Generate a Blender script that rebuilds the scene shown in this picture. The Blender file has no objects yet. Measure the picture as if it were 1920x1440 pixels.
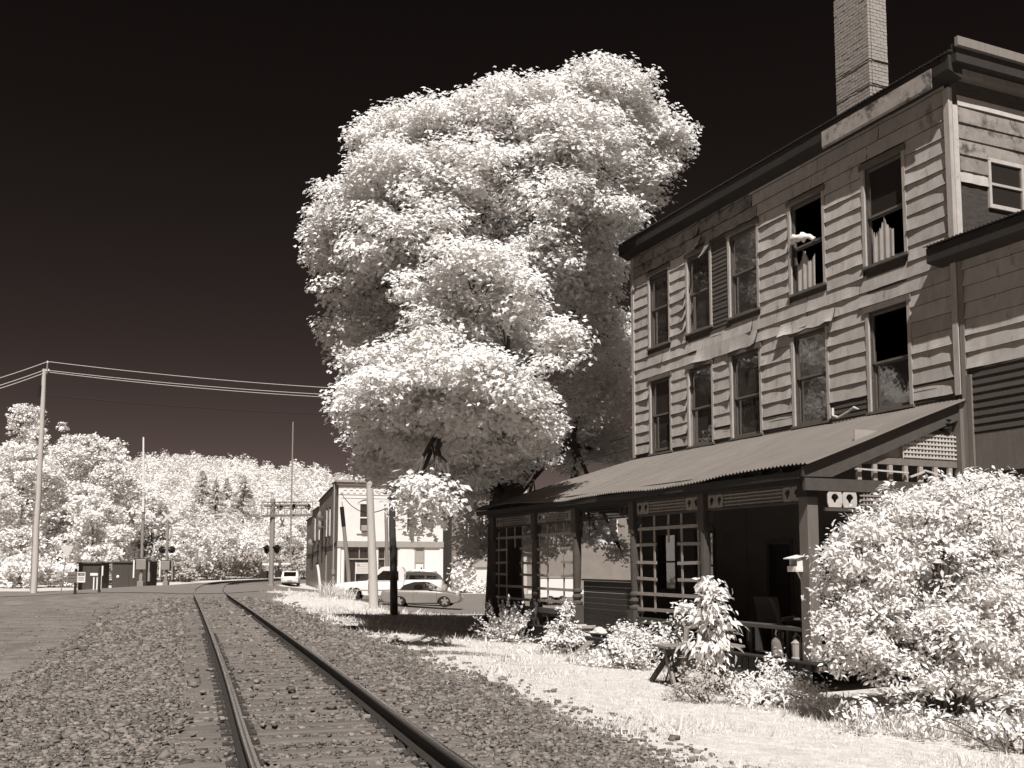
import bpy, bmesh, math, random
import numpy as np
from mathutils import Vector, Matrix

# ------------------------------------------------------------------ camera, sky, sun, exposure
SC = bpy.context.scene
COL = SC.collection
F, PX, PY, YH, EYE = 1850.0, 960.0, 885.0, 1055.0, 1.5
PITCH = math.atan((YH - PY) / F)
cam = bpy.data.cameras.new('camera'); cam_ob = bpy.data.objects.new('camera', cam); COL.objects.link(cam_ob)
cam.sensor_width = 36.0; cam.lens = F / 1920 * 36.0
cam.shift_y = (PY - 720) / 1920.0
cam.clip_start = 0.1; cam.clip_end = 2000
cam_ob.location = (0, 0, EYE); cam_ob.rotation_euler = (math.pi / 2 + PITCH, 0, 0)
SC.camera = cam_ob

# light travels (per metre of drop) 0.03 left and 0.73 forward: the sun stands behind the camera
LD = Vector((-0.03, 0.73, -1.0)).normalized()
SUN_EL = math.asin(-LD.z)
world = bpy.data.worlds.new('World'); SC.world = world; world.use_nodes = True
wn = world.node_tree; wn.nodes.clear()
out = wn.nodes.new('ShaderNodeOutputWorld'); bg = wn.nodes.new('ShaderNodeBackground')
sky = wn.nodes.new('ShaderNodeTexSky'); sky.sky_type = 'NISHITA'; sky.sun_disc = False
sky.sun_elevation = SUN_EL; sky.sun_rotation = math.atan2(-LD.x, -LD.y)
# infrared film records only the red end of the sky and tones it brown
sep = wn.nodes.new('ShaderNodeSeparateColor'); po = wn.nodes.new('ShaderNodeMath'); po.operation = 'POWER'; po.inputs[1].default_value = 2.0
mu = wn.nodes.new('ShaderNodeMath'); mu.operation = 'MULTIPLY'; mu.inputs[1].default_value = 0.042
tint = wn.nodes.new('ShaderNodeMix'); tint.data_type = 'RGBA'; tint.blend_type = 'MULTIPLY'; tint.inputs[0].default_value = 1.0
tint.inputs[7].default_value = (1.0, 0.71, 0.63, 1)
wn.links.new(sky.outputs[0], sep.inputs[0]); wn.links.new(sep.outputs[0], po.inputs[0]); wn.links.new(po.outputs[0], mu.inputs[0])
wn.links.new(mu.outputs[0], tint.inputs[6]); wn.links.new(tint.outputs[2], bg.inputs[0]); wn.links.new(bg.outputs[0], out.inputs[0])
bg.inputs[1].default_value = 0.1
sl = bpy.data.lights.new('sun', 'SUN'); sl.energy = 5.0; sl.angle = math.radians(0.5); sl.color = (1.0, 0.985, 0.965)
sun = bpy.data.objects.new('sun', sl); COL.objects.link(sun); sun.rotation_euler = LD.to_track_quat('-Z', 'Y').to_euler()
vs = SC.view_settings; vs.view_transform = 'Standard'; vs.look = 'None'; vs.gamma = 1.0; vs.exposure = 0.32; vs.use_curve_mapping = False
SC.render.engine = 'CYCLES'
cy = SC.cycles; cy.max_bounces = 9; cy.diffuse_bounces = 4; cy.glossy_bounces = 3; cy.transmission_bounces = 5; cy.transparent_max_bounces = 8
cy.use_denoising = True
RNG = np.random.default_rng(7); random.seed(7)

# ------------------------------------------------------------------ helpers
def ray(u, v):
    x = (u - PX) / F; y = -(v - PY) / F; c, s = math.cos(PITCH), math.sin(PITCH)
    return np.array([x, c - s * y, s + c * y])
def atz(u, v, z):
    d = ray(u, v); return np.array([0, 0, EYE]) + d * ((z - EYE) / d[2])
def atY(u, v, Y):
    d = ray(u, v); return np.array([0, 0, EYE]) + d * (Y / d[1])

def tag(o, label=None, cat=None, group=None, kind=None):
    if label: o['label'] = label
    if cat: o['category'] = cat
    if group: o['group'] = group
    if kind: o['kind'] = kind
    return o
def empty(name, loc=(0, 0, 0), rz=0.0, parent=None):
    o = bpy.data.objects.new(name, None); COL.objects.link(o); o.location = loc; o.rotation_euler = (0, 0, rz)
    o.empty_display_size = 0.2
    if parent: o.parent = parent
    return o
def link_mesh(name, me, mat=None, parent=None, loc=None, rot=None):
    o = bpy.data.objects.new(name, me); COL.objects.link(o)
    if mat and not me.materials: me.materials.append(M[mat] if isinstance(mat, str) else mat)
    if parent: o.parent = parent
    if loc is not None: o.location = loc
    if rot is not None: o.rotation_euler = rot
    return o
def np_mesh(name, V, Fc, smooth=False):
    """V (n,3), Fc (m,k) uniform polygons"""
    V = np.ascontiguousarray(V, dtype=np.float32); Fc = np.ascontiguousarray(Fc, dtype=np.int32)
    me = bpy.data.meshes.new(name); m, k = Fc.shape
    me.vertices.add(len(V)); me.vertices.foreach_set('co', V.ravel())
    me.loops.add(m * k); me.loops.foreach_set('vertex_index', Fc.ravel())
    me.polygons.add(m); me.polygons.foreach_set('loop_start', np.arange(0, m * k, k, dtype=np.int32))
    me.polygons.foreach_set('loop_total', np.full(m, k, dtype=np.int32))
    if smooth: me.polygons.foreach_set('use_smooth', np.ones(m, dtype=bool))
    me.update(calc_edges=True); return me

class MB:
    def __init__(s): s.v = []; s.f = []
    def add(s, vs, fs):
        b = len(s.v); s.v += [tuple(map(float, p)) for p in vs]; s.f += [tuple(b + i for i in f) for f in fs]; return s
    def box(s, x0, x1, y0, y1, z0, z1, mat=None):
        vs = [Vector((x, y, z)) for z in (z0, z1) for y in (y0, y1) for x in (x0, x1)]
        if mat is not None: vs = [mat @ p for p in vs]
        return s.add(vs, [(0, 2, 3, 1), (4, 5, 7, 6), (0, 1, 5, 4), (2, 6, 7, 3), (0, 4, 6, 2), (1, 3, 7, 5)])
    def bar(s, p0, p1, a, b, up=(0, 0, 1)):
        p0, p1 = Vector(p0), Vector(p1); d = (p1 - p0); L = d.length; d.normalize()
        u = Vector(up); x = d.cross(u)
        if x.length < 1e-4: x = d.cross(Vector((1, 0, 0)))
        x.normalize(); z = x.cross(d)
        m = Matrix((x, d, z)).transposed().to_4x4(); m.translation = p0
        return s.box(-a / 2, a / 2, 0, L, -b / 2, b / 2, m)
    def tube(s, pts, rad, seg=8, cap=True):
        pts = [Vector(p) for p in pts]; n = len(pts)
        if not hasattr(rad, '__len__'): rad = [rad] * n
        b = len(s.v); prevx = None
        for i, p in enumerate(pts):
            d = (pts[min(i + 1, n - 1)] - pts[max(i - 1, 0)]).normalized()
            if prevx is None:
                x = d.cross(Vector((0, 0, 1)))
                if x.length < 0.05: x = d.cross(Vector((1, 0, 0)))
            else: x = prevx - d * prevx.dot(d)
            x.normalize(); prevx = x; y = d.cross(x)
            for k in range(seg):
                a = 2 * math.pi * k / seg
                q = p + (x * math.cos(a) + y * math.sin(a)) * rad[i]; s.v.append((q.x, q.y, q.z))
        for i in range(n - 1):
            for k in range(seg):
                a0 = b + i * seg + k; a1 = b + i * seg + (k + 1) % seg
                s.f.append((a0, a1, a1 + seg, a0 + seg))
        if cap:
            s.f.append(tuple(b + k for k in range(seg))[::-1]); s.f.append(tuple(b + (n - 1) * seg + k for k in range(seg)))
        return s
    def lathe(s, prof, c=(0, 0, 0), seg=16, axis='z'):
        b = len(s.v)
        for r, h in prof:
            for k in range(seg):
                a = 2 * math.pi * k / seg; x, y = r * math.cos(a), r * math.sin(a)
                q = (x, y, h) if axis == 'z' else ((x, h, y) if axis == 'y' else (h, x, y))
                s.v.append((c[0] + q[0], c[1] + q[1], c[2] + q[2]))
        for i in range(len(prof) - 1):
            for k in range(seg):
                a0 = b + i * seg + k; a1 = b + i * seg + (k + 1) % seg
                s.f.append((a0, a1, a1 + seg, a0 + seg))
        s.f.append(tuple(b + k for k in range(seg))[::-1]); s.f.append(tuple(b + (len(prof) - 1) * seg + k for k in range(seg)))
        return s
    def prism(s, poly, h0, h1, axis='y', inset0=0, inset1=0):
        """poly: list of (a,b); extruded along axis"""
        def P(a, b, h): return {'y': (a, h, b), 'z': (a, b, h), 'x': (h, a, b)}[axis]
        n = len(poly); s.add([P(a, b, h0) for a, b in poly] + [P(a, b, h1) for a, b in poly],
              [tuple(range(n))[::-1] if axis != 'y' else tuple(range(n)), tuple(range(n, 2 * n)) if axis != 'y' else tuple(range(n, 2 * n))[::-1]] +
              [((i, (i + 1) % n, n + (i + 1) % n, n + i) if axis != 'y' else (i, n + i, n + (i + 1) % n, (i + 1) % n)) for i in range(n)])
        return s
    def mesh(s, name, smooth=False, fix=False):
        me = bpy.data.meshes.new(name); me.from_pydata(s.v, [], s.f)
        if fix:
            bm = bmesh.new(); bm.from_mesh(me); bmesh.ops.recalc_face_normals(bm, faces=bm.faces); bm.to_mesh(me); bm.free()
        if smooth:
            me.polygons.foreach_set('use_smooth', [True] * len(me.polygons))
            try: me.set_sharp_from_angle(angle=math.radians(40))
            except Exception: pass
        me.update(); return me
    def build(s, name, mat, parent=None, smooth=False, bevel=0, fix=False, loc=None, rot=None):
        o = link_mesh(name, s.mesh(name, smooth, fix), mat, parent, loc, rot)
        if bevel:
            b = o.modifiers.new('bevel', 'BEVEL'); b.width = bevel; b.segments = 2; b.limit_method = 'ANGLE'
        return o
def copy_tree(o, parent=None):
    c = o.copy(); COL.objects.link(c); c.parent = parent
    for ch in list(o.children): copy_tree(ch, c)
    return c
def smst(a, b, x):
    t = np.clip((np.asarray(x, float) - a) / (b - a), 0, 1); return t * t * (3 - 2 * t)

# ------------------------------------------------------------------ materials (monochrome, warm toned)
M = {}
def G(v):
    k = 1 - min(v, 1); return (v, v * (0.985 - 0.14 * k), v * (0.965 - 0.25 * k), 1)
def mat(name, v, var=0.0, scale=5.0, rough=0.8, island=0.0, bump=0.0, bscale=None, metal=0.0, detail=6.0, spec=0.3, stain=None, stretch=None, coat=0.0, alpha=None):
    """v: base grey; var: noise variation (fraction); island: per-piece variation; stain: (grey, scale, threshold)"""
    m = bpy.data.materials.new(name); m.use_nodes = True; nt = m.node_tree; N, L = nt.nodes, nt.links
    p = N['Principled BSDF']; p.inputs['Roughness'].default_value = rough; p.inputs['Metallic'].default_value = metal
    p.inputs['Specular IOR Level'].default_value = spec
    if coat: p.inputs['Coat Weight'].default_value = coat; p.inputs['Coat Roughness'].default_value = 0.08
    p.inputs['Base Color'].default_value = G(v); cur = None
    tc = N.new('ShaderNodeTexCoord'); vec = tc.outputs['Object']
    if stretch:
        mp = N.new('ShaderNodeMapping'); mp.inputs['Scale'].default_value = stretch; L.new(vec, mp.inputs[0]); vec = mp.outputs[0]
    val = None
    def mathn(op, a, b, clamp=False):
        n = N.new('ShaderNodeMath'); n.operation = op; n.use_clamp = clamp
        for i, q in enumerate((a, b)):
            if isinstance(q, (int, float)): n.inputs[i].default_value = q
            else: L.new(q, n.inputs[i])
        return n.outputs[0]
    fac = None
    if var:
        no = N.new('ShaderNodeTexNoise'); no.inputs['Scale'].default_value = scale; no.inputs['Detail'].default_value = detail; no.inputs['Roughness'].default_value = 0.65
        L.new(vec, no.inputs['Vector'])
        fac = mathn('MULTIPLY_ADD', no.outputs[0], 2 * var); fac.node.inputs[2].default_value = 1 - var
    if island:
        ge = N.new('ShaderNodeNewGeometry'); q = mathn('MULTIPLY_ADD', ge.outputs['Random Per Island'], 2 * island); q.node.inputs[2].default_value = 1 - island
        oi = N.new('ShaderNodeObjectInfo'); q2 = mathn('MULTIPLY_ADD', oi.outputs['Random'], island); q2.node.inputs[2].default_value = 1 - island / 2
        q = mathn('MULTIPLY', q, q2); fac = q if fac is None else mathn('MULTIPLY', fac, q)
    base = G(v)
    if fac is not None:
        mx = N.new('ShaderNodeMix'); mx.data_type = 'RGBA'; mx.blend_type = 'MULTIPLY'; mx.inputs[0].default_value = 1
        mx.inputs[6].default_value = base; L.new(fac, mx.inputs[7]); cur = mx.outputs[2]
    if stain:
        sv, ss, st = stain
        no = N.new('ShaderNodeTexNoise'); no.inputs['Scale'].default_value = ss; no.inputs['Detail'].default_value = 8; no.inputs['Roughness'].default_value = 0.7
        L.new(vec, no.inputs['Vector'])
        rp = N.new('ShaderNodeMapRange'); rp.inputs[1].default_value = st; rp.inputs[2].default_value = st + 0.12; L.new(no.outputs[0], rp.inputs[0])
        mx = N.new('ShaderNodeMix'); mx.data_type = 'RGBA'; L.new(rp.outputs[0], mx.inputs[0])
        if cur: L.new(cur, mx.inputs[6])
        else: mx.inputs[6].default_value = base
        mx.inputs[7].default_value = G(sv); cur = mx.outputs[2]
    if cur: L.new(cur, p.inputs['Base Color'])
    if bump:
        no = N.new('ShaderNodeTexNoise'); no.inputs['Scale'].default_value = bscale or scale * 4; no.inputs['Detail'].default_value = 5
        L.new(vec, no.inputs['Vector'])
        bp = N.new('ShaderNodeBump'); bp.inputs['Strength'].default_value = bump; bp.inputs['Distance'].default_value = 0.02
        L.new(no.outputs[0], bp.inputs['Height']); L.new(bp.outputs[0], p.inputs['Normal'])
    M[name] = m; return m
def leafmat(name, v, trans=0.35, island=0.18):
    m = bpy.data.materials.new(name); m.use_nodes = True; nt = m.node_tree; N, L = nt.nodes, nt.links; N.clear()
    o = N.new('ShaderNodeOutputMaterial'); d = N.new('ShaderNodeBsdfDiffuse'); t = N.new('ShaderNodeBsdfTranslucent'); mx = N.new('ShaderNodeMixShader')
    ge = N.new('ShaderNodeNewGeometry'); mr = N.new('ShaderNodeMapRange'); mr.inputs[3].default_value = 1 - island; mr.inputs[4].default_value = 1 + island * .4
    L.new(ge.outputs['Random Per Island'], mr.inputs[0])
    c = N.new('ShaderNodeMix'); c.data_type = 'RGBA'; c.blend_type = 'MULTIPLY'; c.inputs[0].default_value = 1; c.inputs[6].default_value = G(v); L.new(mr.outputs[0], c.inputs[7])
    L.new(c.outputs[2], d.inputs[0]); L.new(c.outputs[2], t.inputs[0]); mx.inputs[0].default_value = trans
    L.new(d.outputs[0], mx.inputs[1]); L.new(t.outputs[0], mx.inputs[2])
    L.new(mx.outputs[0], o.inputs[0]); M[name] = m; return m
def glassmat(name, v=0.02, refl=0.12, clear=0.55):
    m = bpy.data.materials.new(name); m.use_nodes = True; nt = m.node_tree; N, L = nt.nodes, nt.links; N.clear()
    o = N.new('ShaderNodeOutputMaterial'); tr = N.new('ShaderNodeBsdfTransparent'); tr.inputs[0].default_value = (.75, .72, .7, 1)
    d = N.new('ShaderNodeBsdfDiffuse'); d.inputs[0].default_value = G(v)
    g = N.new('ShaderNodeBsdfGlossy'); g.inputs['Roughness'].default_value = 0.04; g.inputs[0].default_value = (.95, .92, .9, 1)
    a = N.new('ShaderNodeMixShader'); a.inputs[0].default_value = clear; L.new(d.outputs[0], a.inputs[1]); L.new(tr.outputs[0], a.inputs[2])
    fr = N.new('ShaderNodeFresnel'); fr.inputs[0].default_value = 1.5
    mr = N.new('ShaderNodeMapRange'); mr.inputs[1].default_value = 0.04; mr.inputs[3].default_value = refl; L.new(fr.outputs[0], mr.inputs[0])
    no = N.new('ShaderNodeTexNoise'); no.inputs['Scale'].default_value = 2.5; bp = N.new('ShaderNodeBump'); bp.inputs['Strength'].default_value = 0.12; bp.inputs['Distance'].default_value = 0.05
    tc = N.new('ShaderNodeTexCoord'); L.new(tc.outputs['Object'], no.inputs['Vector']); L.new(no.outputs[0], bp.inputs['Height']); L.new(bp.outputs[0], g.inputs['Normal'])
    b = N.new('ShaderNodeMixShader'); L.new(mr.outputs[0], b.inputs[0]); L.new(a.outputs[0], b.inputs[1]); L.new(g.outputs[0], b.inputs[2]); L.new(b.outputs[0], o.inputs[0])
    M[name] = m; return m

mat('siding', 0.46, 0.42, 3.0, 0.85, 0.2, 0.15, 60, stain=(0.19, 2.0, 0.575), stretch=(1.5, 1, 0.6))
mat('board_edge_shade', 0.05, 0.4, 20, 0.9)  # dark raw board edge; also stands in for the shade line at each lap
mat('siding_old', 0.30, 0.5, 4.0, 0.9, 0.3, 0.2, 40, stain=(0.08, 2.5, 0.51))
mat('clapboard', 0.075, 0.5, 3.0, 0.9, 0.3, 0.3, 60, stretch=(.3, 1, 3))
mat('trim', 0.40, 0.4, 6.0, 0.8, 0.1, 0.2, 60, stain=(0.2, 5.0, 0.58), stretch=(3, 3, .5))
mat('trim_dark', 0.13, 0.4, 6.0, 0.8, 0.1, 0.2, 60, stain=(0.3, 6.0, 0.66))
mat('trim_white', 0.48, 0.3, 6.0, 0.8, 0.05, 0.15, 60, stain=(0.3, 4.0, 0.62))
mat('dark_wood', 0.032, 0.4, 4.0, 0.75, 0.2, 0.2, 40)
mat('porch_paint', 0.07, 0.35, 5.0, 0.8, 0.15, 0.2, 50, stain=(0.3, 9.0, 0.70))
mat('porch_lattice', 0.27, 0.3, 6.0, 0.8, 0.12, 0.2, 50)
mat('post_grey', 0.16, 0.35, 5.0, 0.8, 0.1, 0.25, 40, stain=(0.5, 14.0, 0.70), stretch=(2, 2, .4))
mat('wood_grey', 0.22, 0.4, 4.0, 0.85, 0.1, 0.3, 40, stretch=(3, 3, .3))
mat('pole_wood', 0.46, 0.25, 5.0, 0.85, 0.1, 0.3, 30, stretch=(6, 6, .3))
mat('pole_shaded', 0.05, 0.35, 5.0, 0.85, 0.1, 0.3, 30, stretch=(6, 6, .3))  # pole wood darkened, the maple's shade is put into its colour
mat('tin', 0.17, 0.25, 2.5, 0.5, 0.08, 0.0, metal=0.25, stain=(0.55, 16.0, 0.735), stretch=(1, .35, 1))
mat('tin_dark', 0.08, 0.3, 4.0, 0.6, 0.05)
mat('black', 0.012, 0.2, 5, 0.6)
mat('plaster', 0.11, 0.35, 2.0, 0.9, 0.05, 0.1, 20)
mat('tarpaper', 0.06, 0.5, 5.0, 0.75, 0.0, 0.8, 6, stain=(0.22, 4.0, 0.68), stretch=(1, 1, 2.5))
mat('brick_chimney', 0.33, 0.3, 9.0, 0.9, 0.16, 0.3, 60)
mat('mortar', 0.12, 0.3, 20, 0.95)
mat('brick_dark', 0.17, 0.35, 1.2, 0.9, 0.08, 0.15, 20)
mat('brick_mid', 0.20, 0.30, 1.0, 0.9, 0.08, 0.2, 20)
mat('brick_white', 0.72, 0.12, 2.0, 0.85, 0.03, 0.1, 30)
mat('paint_white', 0.74, 0.1, 4.0, 0.7, 0.04)
mat('paint_grey', 0.34, 0.2, 4.0, 0.7, 0.05)
mat('cloth_white', 0.78, 0.1, 4.0, 0.9)
mat('shade_cloth', 0.36, 0.25, 3.0, 0.9)
mat('curtain', 0.42, 0.25, 4.0, 0.9)
mat('rail_rust', 0.045, 0.4, 14, 0.75, 0.0, 0.2, 80)
mat('rail_head', 0.62, 0.2, 12, 0.24, 0.0, metal=0.92)
mat('tie_wood', 0.14, 0.4, 6.0, 0.9, 0.25, 0.5, 40, stretch=(.6, 6, 1), stain=(0.07, 3.0, 0.6))
mat('plate_rust', 0.055, 0.4, 20, 0.85, 0.1)
mat('stone', 0.15, 0.3, 14.0, 0.92, 0.52)
mat('asphalt', 0.185, 0.25, 0.7, 0.9, 0.0, 0.15, 30, detail=10)
mat('bark', 0.09, 0.4, 6.0, 0.95, 0.1, 0.7, 14, stretch=(2, 2, .5))
mat('twig', 0.12, 0.3, 6.0, 0.9)
leafmat('leaf_maple', 0.93, 0.40)
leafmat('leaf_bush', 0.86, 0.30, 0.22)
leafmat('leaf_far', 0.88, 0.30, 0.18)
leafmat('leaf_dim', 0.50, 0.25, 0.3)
leafmat('needle', 0.82, 0.25, 0.25)
leafmat('blade', 0.80, 0.30, 0.25)
glassmat('glass', 0.07, 0.16, 0.5); glassmat('car_glass', 0.01, 0.10, 0.35)
mat('car_silver', 0.30, 0.02, 3, 0.35, 0, metal=0.3, coat=0.8)
mat('car_white', 0.74, 0.03, 3, 0.4, 0, coat=0.5)
mat('car_dark', 0.09, 0.05, 3, 0.4, 0, coat=0.5)
mat('soft_top', 0.03, 0.3, 30, 0.9)
mat('tyre', 0.025, 0.3, 20, 0.9)
mat('rim', 0.55, 0.05, 5, 0.3, metal=0.7)
mat('chrome', 0.6, 0.0, 5, 0.2, metal=0.9)
mat('lamp_lens', 0.45, 0.1, 8, 0.2, spec=0.6)
mat('steel_grey', 0.30, 0.2, 4, 0.6, 0.05, metal=0.2)
mat('steel_pale', 0.78, 0.15, 4, 0.55, 0.05)
mat('sign_face', 0.60, 0.05, 3, 0.5)
mat('sign_back', 0.34, 0.08, 3, 0.5)
mat('terracotta', 0.42, 0.2, 8, 0.85)
mat('rock', 0.55, 0.4, 6, 0.9, 0, 0.5, 20, stain=(0.2, 7, 0.62))
mat('shed_metal', 0.065, 0.25, 2, 0.6, 0.2, stretch=(3, 3, .3))
mat('wire', 0.55, 0, 1, 0.6); mat('wire_dark', 0.02, 0, 1, 0.7)

# ------------------------------------------------------------------ terrain
CP = np.array([(2.6, -14), (1.15, 0), (-1.3, 8), (-4.2, 17), (-9.85, 34), (-14.15, 46.8), (-17.1, 56), (-19.6, 65), (-21.9, 74), (-24.3, 86), (-25.7, 106), (-25.8, 124), (-23.3, 142), (-17, 160), (-6, 178)], float)
def catmull(P, n=24):
    P = np.vstack([2 * P[0] - P[1], P, 2 * P[-1] - P[-2]]); outp = []
    for i in range(1, len(P) - 2):
        p0, p1, p2, p3 = P[i - 1:i + 3]
        for t in np.linspace(0, 1, n, endpoint=False):
            outp.append(0.5 * (2 * p1 + (p2 - p0) * t + (2 * p0 - 5 * p1 + 4 * p2 - p3) * t * t + (3 * p1 - p0 - 3 * p2 + p3) * t ** 3))
    outp.append(P[-2]); return np.array(outp)
TRK = catmull(CP)
for _ in range(60): TRK[1:-1] = 0.25 * TRK[:-2] + 0.5 * TRK[1:-1] + 0.25 * TRK[2:]
seg = np.linalg.norm(np.diff(TRK, axis=0), axis=1); ARC = np.concatenate([[0], np.cumsum(seg)])
TDX = np.gradient(TRK[:, 0], TRK[:, 1])
def track_t(x, y):
    xc = np.interp(y, TRK[:, 1], TRK[:, 0]); sl_ = np.interp(y, TRK[:, 1], TDX)
    return (x - xc) / np.sqrt(1 + sl_ ** 2)
def track_at(a):
    p = np.array([np.interp(a, ARC, TRK[:, 0]), np.interp(a, ARC, TRK[:, 1])])
    q = np.array([np.interp(a + .1, ARC, TRK[:, 0]), np.interp(a + .1, ARC, TRK[:, 1])]); d = q - p; d /= np.linalg.norm(d)
    return p, d, np.array([d[1], -d[0]])
def track_z(y): return -.35 * smst(62, 130, y)
def ground_z(x, y):
    x = np.asarray(x, float); y = np.asarray(y, float); t = track_t(x, y)
    br = np.interp(y, [-20, 20, 45, 55, 75, 105, 115, 600], [-.78, -.78, -.82, -.9, -.95, -1.2, -1.2, -1.2])
    bl = np.interp(y, [-20, 45, 100, 600], [-.5, -.5, -.6, -.6])
    base = np.where(t > 0, br, bl)
    mid = np.where(t > 0, np.interp(y, [70, 88], [-.5, -.80]), -.48)
    a = np.abs(t)
    tz = track_z(y)
    z = tz - .205 + (mid + .205 - tz) * smst(1.5, 3.5, a) + (base - mid) * smst(3.4, 9.0, a)
    m = smst(46.5, 49.5, y) * (1 - smst(70, 75, y)) * smst(-16, 0, 0 * x)
    zr = tz - .065 + (base + .065 - tz) * smst(2.0, 13.0, a)
    z = z * (1 - m) + zr * m
    r = x / np.maximum(y, 1)
    R = np.interp(r, [-.6, -.42, -.30, -.22, -.16, -.05, .3], [38, 36.5, 36, 32, 27, 22, 18])
    z = z + R * smst(118, 430, y)
    z = z + 0.02 * np.sin(x * 1.7 + 2 * np.sin(y * .6)) * np.sin(y * 1.3) * smst(3.6, 6, a) * (1 - smst(42, 46, y))
    return z
def gz(x, y): return float(ground_z(np.array([x]), np.array([y]))[0])

xs = np.unique(np.concatenate([np.arange(-420, -60, 12), np.arange(-60, -14, 1.6), np.arange(-14, 14, .3), np.arange(14, 60, 2.5), np.arange(60, 301, 15)]))
ys = np.unique(np.concatenate([np.arange(-18, 0, 1.5), np.arange(0, 44, .35), np.arange(44, 120, 1.0), np.arange(120, 470, 8), np.arange(470, 1300, 60)]))
X, Y = np.meshgrid(xs, ys); Z = ground_z(X, Y); nx, ny = len(xs), len(ys)
idx = np.arange(nx * ny).reshape(ny, nx)
gf = np.stack([idx[:-1, :-1], idx[:-1, 1:], idx[1:, 1:], idx[1:, :-1]], -1).reshape(-1, 4)
gm = np_mesh('ground', np.stack([X, Y, Z], -1).reshape(-1, 3), gf, True)
T = track_t(X, Y)
def grass_mask(x, y):
    t = track_t(x, y)
    edge = 3.35 + .35 * np.sin(y * .9) + .25 * np.sin(y * 2.3 + 1)
    g_ = smst(-.35, .35, t - edge)
    left = smst(66, 76, y)           # beyond the road on the left: pale weeds
    far = smst(95, 112, y)
    g_ = np.where(t < 0, np.maximum(left * smst(5, 8, -t), far), g_)
    bare = np.exp(-(((x + .9) / 1.3) ** 2 + ((y - 22.6) / .8) ** 2)) + .7 * np.exp(-(((x + 3.2) / 1.0) ** 2 + ((y - 26.5) / .6) ** 2)) + .6 * np.exp(-(((x - .2) / .8) ** 2 + ((y - 20.4) / .5) ** 2))
    return np.clip(g_ - .85 * np.clip(bare, 0, 1) * (t > 0), 0, 1)
gmask = grass_mask(X, Y); bmask = (1 - smst(3.3, 4.2, np.abs(T)))
ca = gm.color_attributes.new('mask', 'FLOAT_COLOR', 'POINT')
ca.data.foreach_set('color', np.stack([gmask, bmask, 0 * gmask, 0 * gmask + 1], -1).astype(np.float32).ravel())
def ground_material():
    m = bpy.data.materials.new('ground'); m.use_nodes = True; N, L = m.node_tree.nodes, m.node_tree.links; p = N['Principled BSDF']; p.inputs['Roughness'].default_value = .95; p.inputs['Specular IOR Level'].default_value = .1
    at = N.new('ShaderNodeAttribute'); at.attribute_name = 'mask'; sp = N.new('ShaderNodeSeparateColor'); L.new(at.outputs[0], sp.inputs[0])
    tc = N.new('ShaderNodeTexCoord')
    def noise(sc, lo, hi, det=8):
        n = N.new('ShaderNodeTexNoise'); n.inputs['Scale'].default_value = sc; n.inputs['Detail'].default_value = det; n.inputs['Roughness'].default_value = .7; L.new(tc.outputs['Object'], n.inputs[0])
        r = N.new('ShaderNodeValToRGB'); r.color_ramp.elements[0].position = .3; r.color_ramp.elements[1].position = .72; r.color_ramp.elements[0].color = G(lo); r.color_ramp.elements[1].color = G(hi); L.new(n.outputs[0], r.inputs[0]); return n, r
    def mix(f, a, b):
        x = N.new('ShaderNodeMix'); x.data_type = 'RGBA'; L.new(f, x.inputs[0]); L.new(a, x.inputs[6]); L.new(b, x.inputs[7]); return x.outputs[2]
    n1, grass = noise(4.5, .42, .70); n2, dirt = noise(1.1, .11, .25); n3, bal = noise(9, .08, .2)
    v = N.new('ShaderNodeTexVoronoi'); v.inputs['Scale'].default_value = 14; L.new(tc.outputs['Object'], v.inputs[0])
    vr = N.new('ShaderNodeValToRGB'); vr.color_ramp.elements[0].color = G(.07); vr.color_ramp.elements[1].color = G(.36); L.new(v.outputs['Color'], vr.inputs[0])
    balc = mix(n3.outputs[0], bal.outputs[0], vr.outputs[0])
    c = mix(sp.outputs[1], dirt.outputs[0], balc)
    # ragged edge of the grass
    n4 = N.new('ShaderNodeTexNoise'); n4.inputs['Scale'].default_value = 5; n4.inputs['Detail'].default_value = 9; n4.inputs['Roughness'].default_value = .75; L.new(tc.outputs['Object'], n4.inputs[0])
    a = N.new('ShaderNodeMath'); a.operation = 'ADD'; L.new(sp.outputs[0], a.inputs[0]); L.new(n4.outputs[0], a.inputs[1])
    r = N.new('ShaderNodeMapRange'); r.inputs[1].default_value = .93; r.inputs[2].default_value = 1.12; L.new(a.outputs[0], r.inputs[0])
    c = mix(r.outputs[0], c, grass.outputs[0]); L.new(c, p.inputs['Base Color'])
    bp = N.new('ShaderNodeBump'); bp.inputs['Strength'].default_value = .5; bp.inputs['Distance'].default_value = .05; n5 = N.new('ShaderNodeTexNoise'); n5.inputs['Scale'].default_value = 16; n5.inputs['Detail'].default_value = 6; L.new(tc.outputs['Object'], n5.inputs[0])
    L.new(n5.outputs[0], bp.inputs['Height']); L.new(bp.outputs[0], p.inputs['Normal']); M['ground'] = m
ground_material()
tag(link_mesh('ground', gm, 'ground'), kind='structure')

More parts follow.
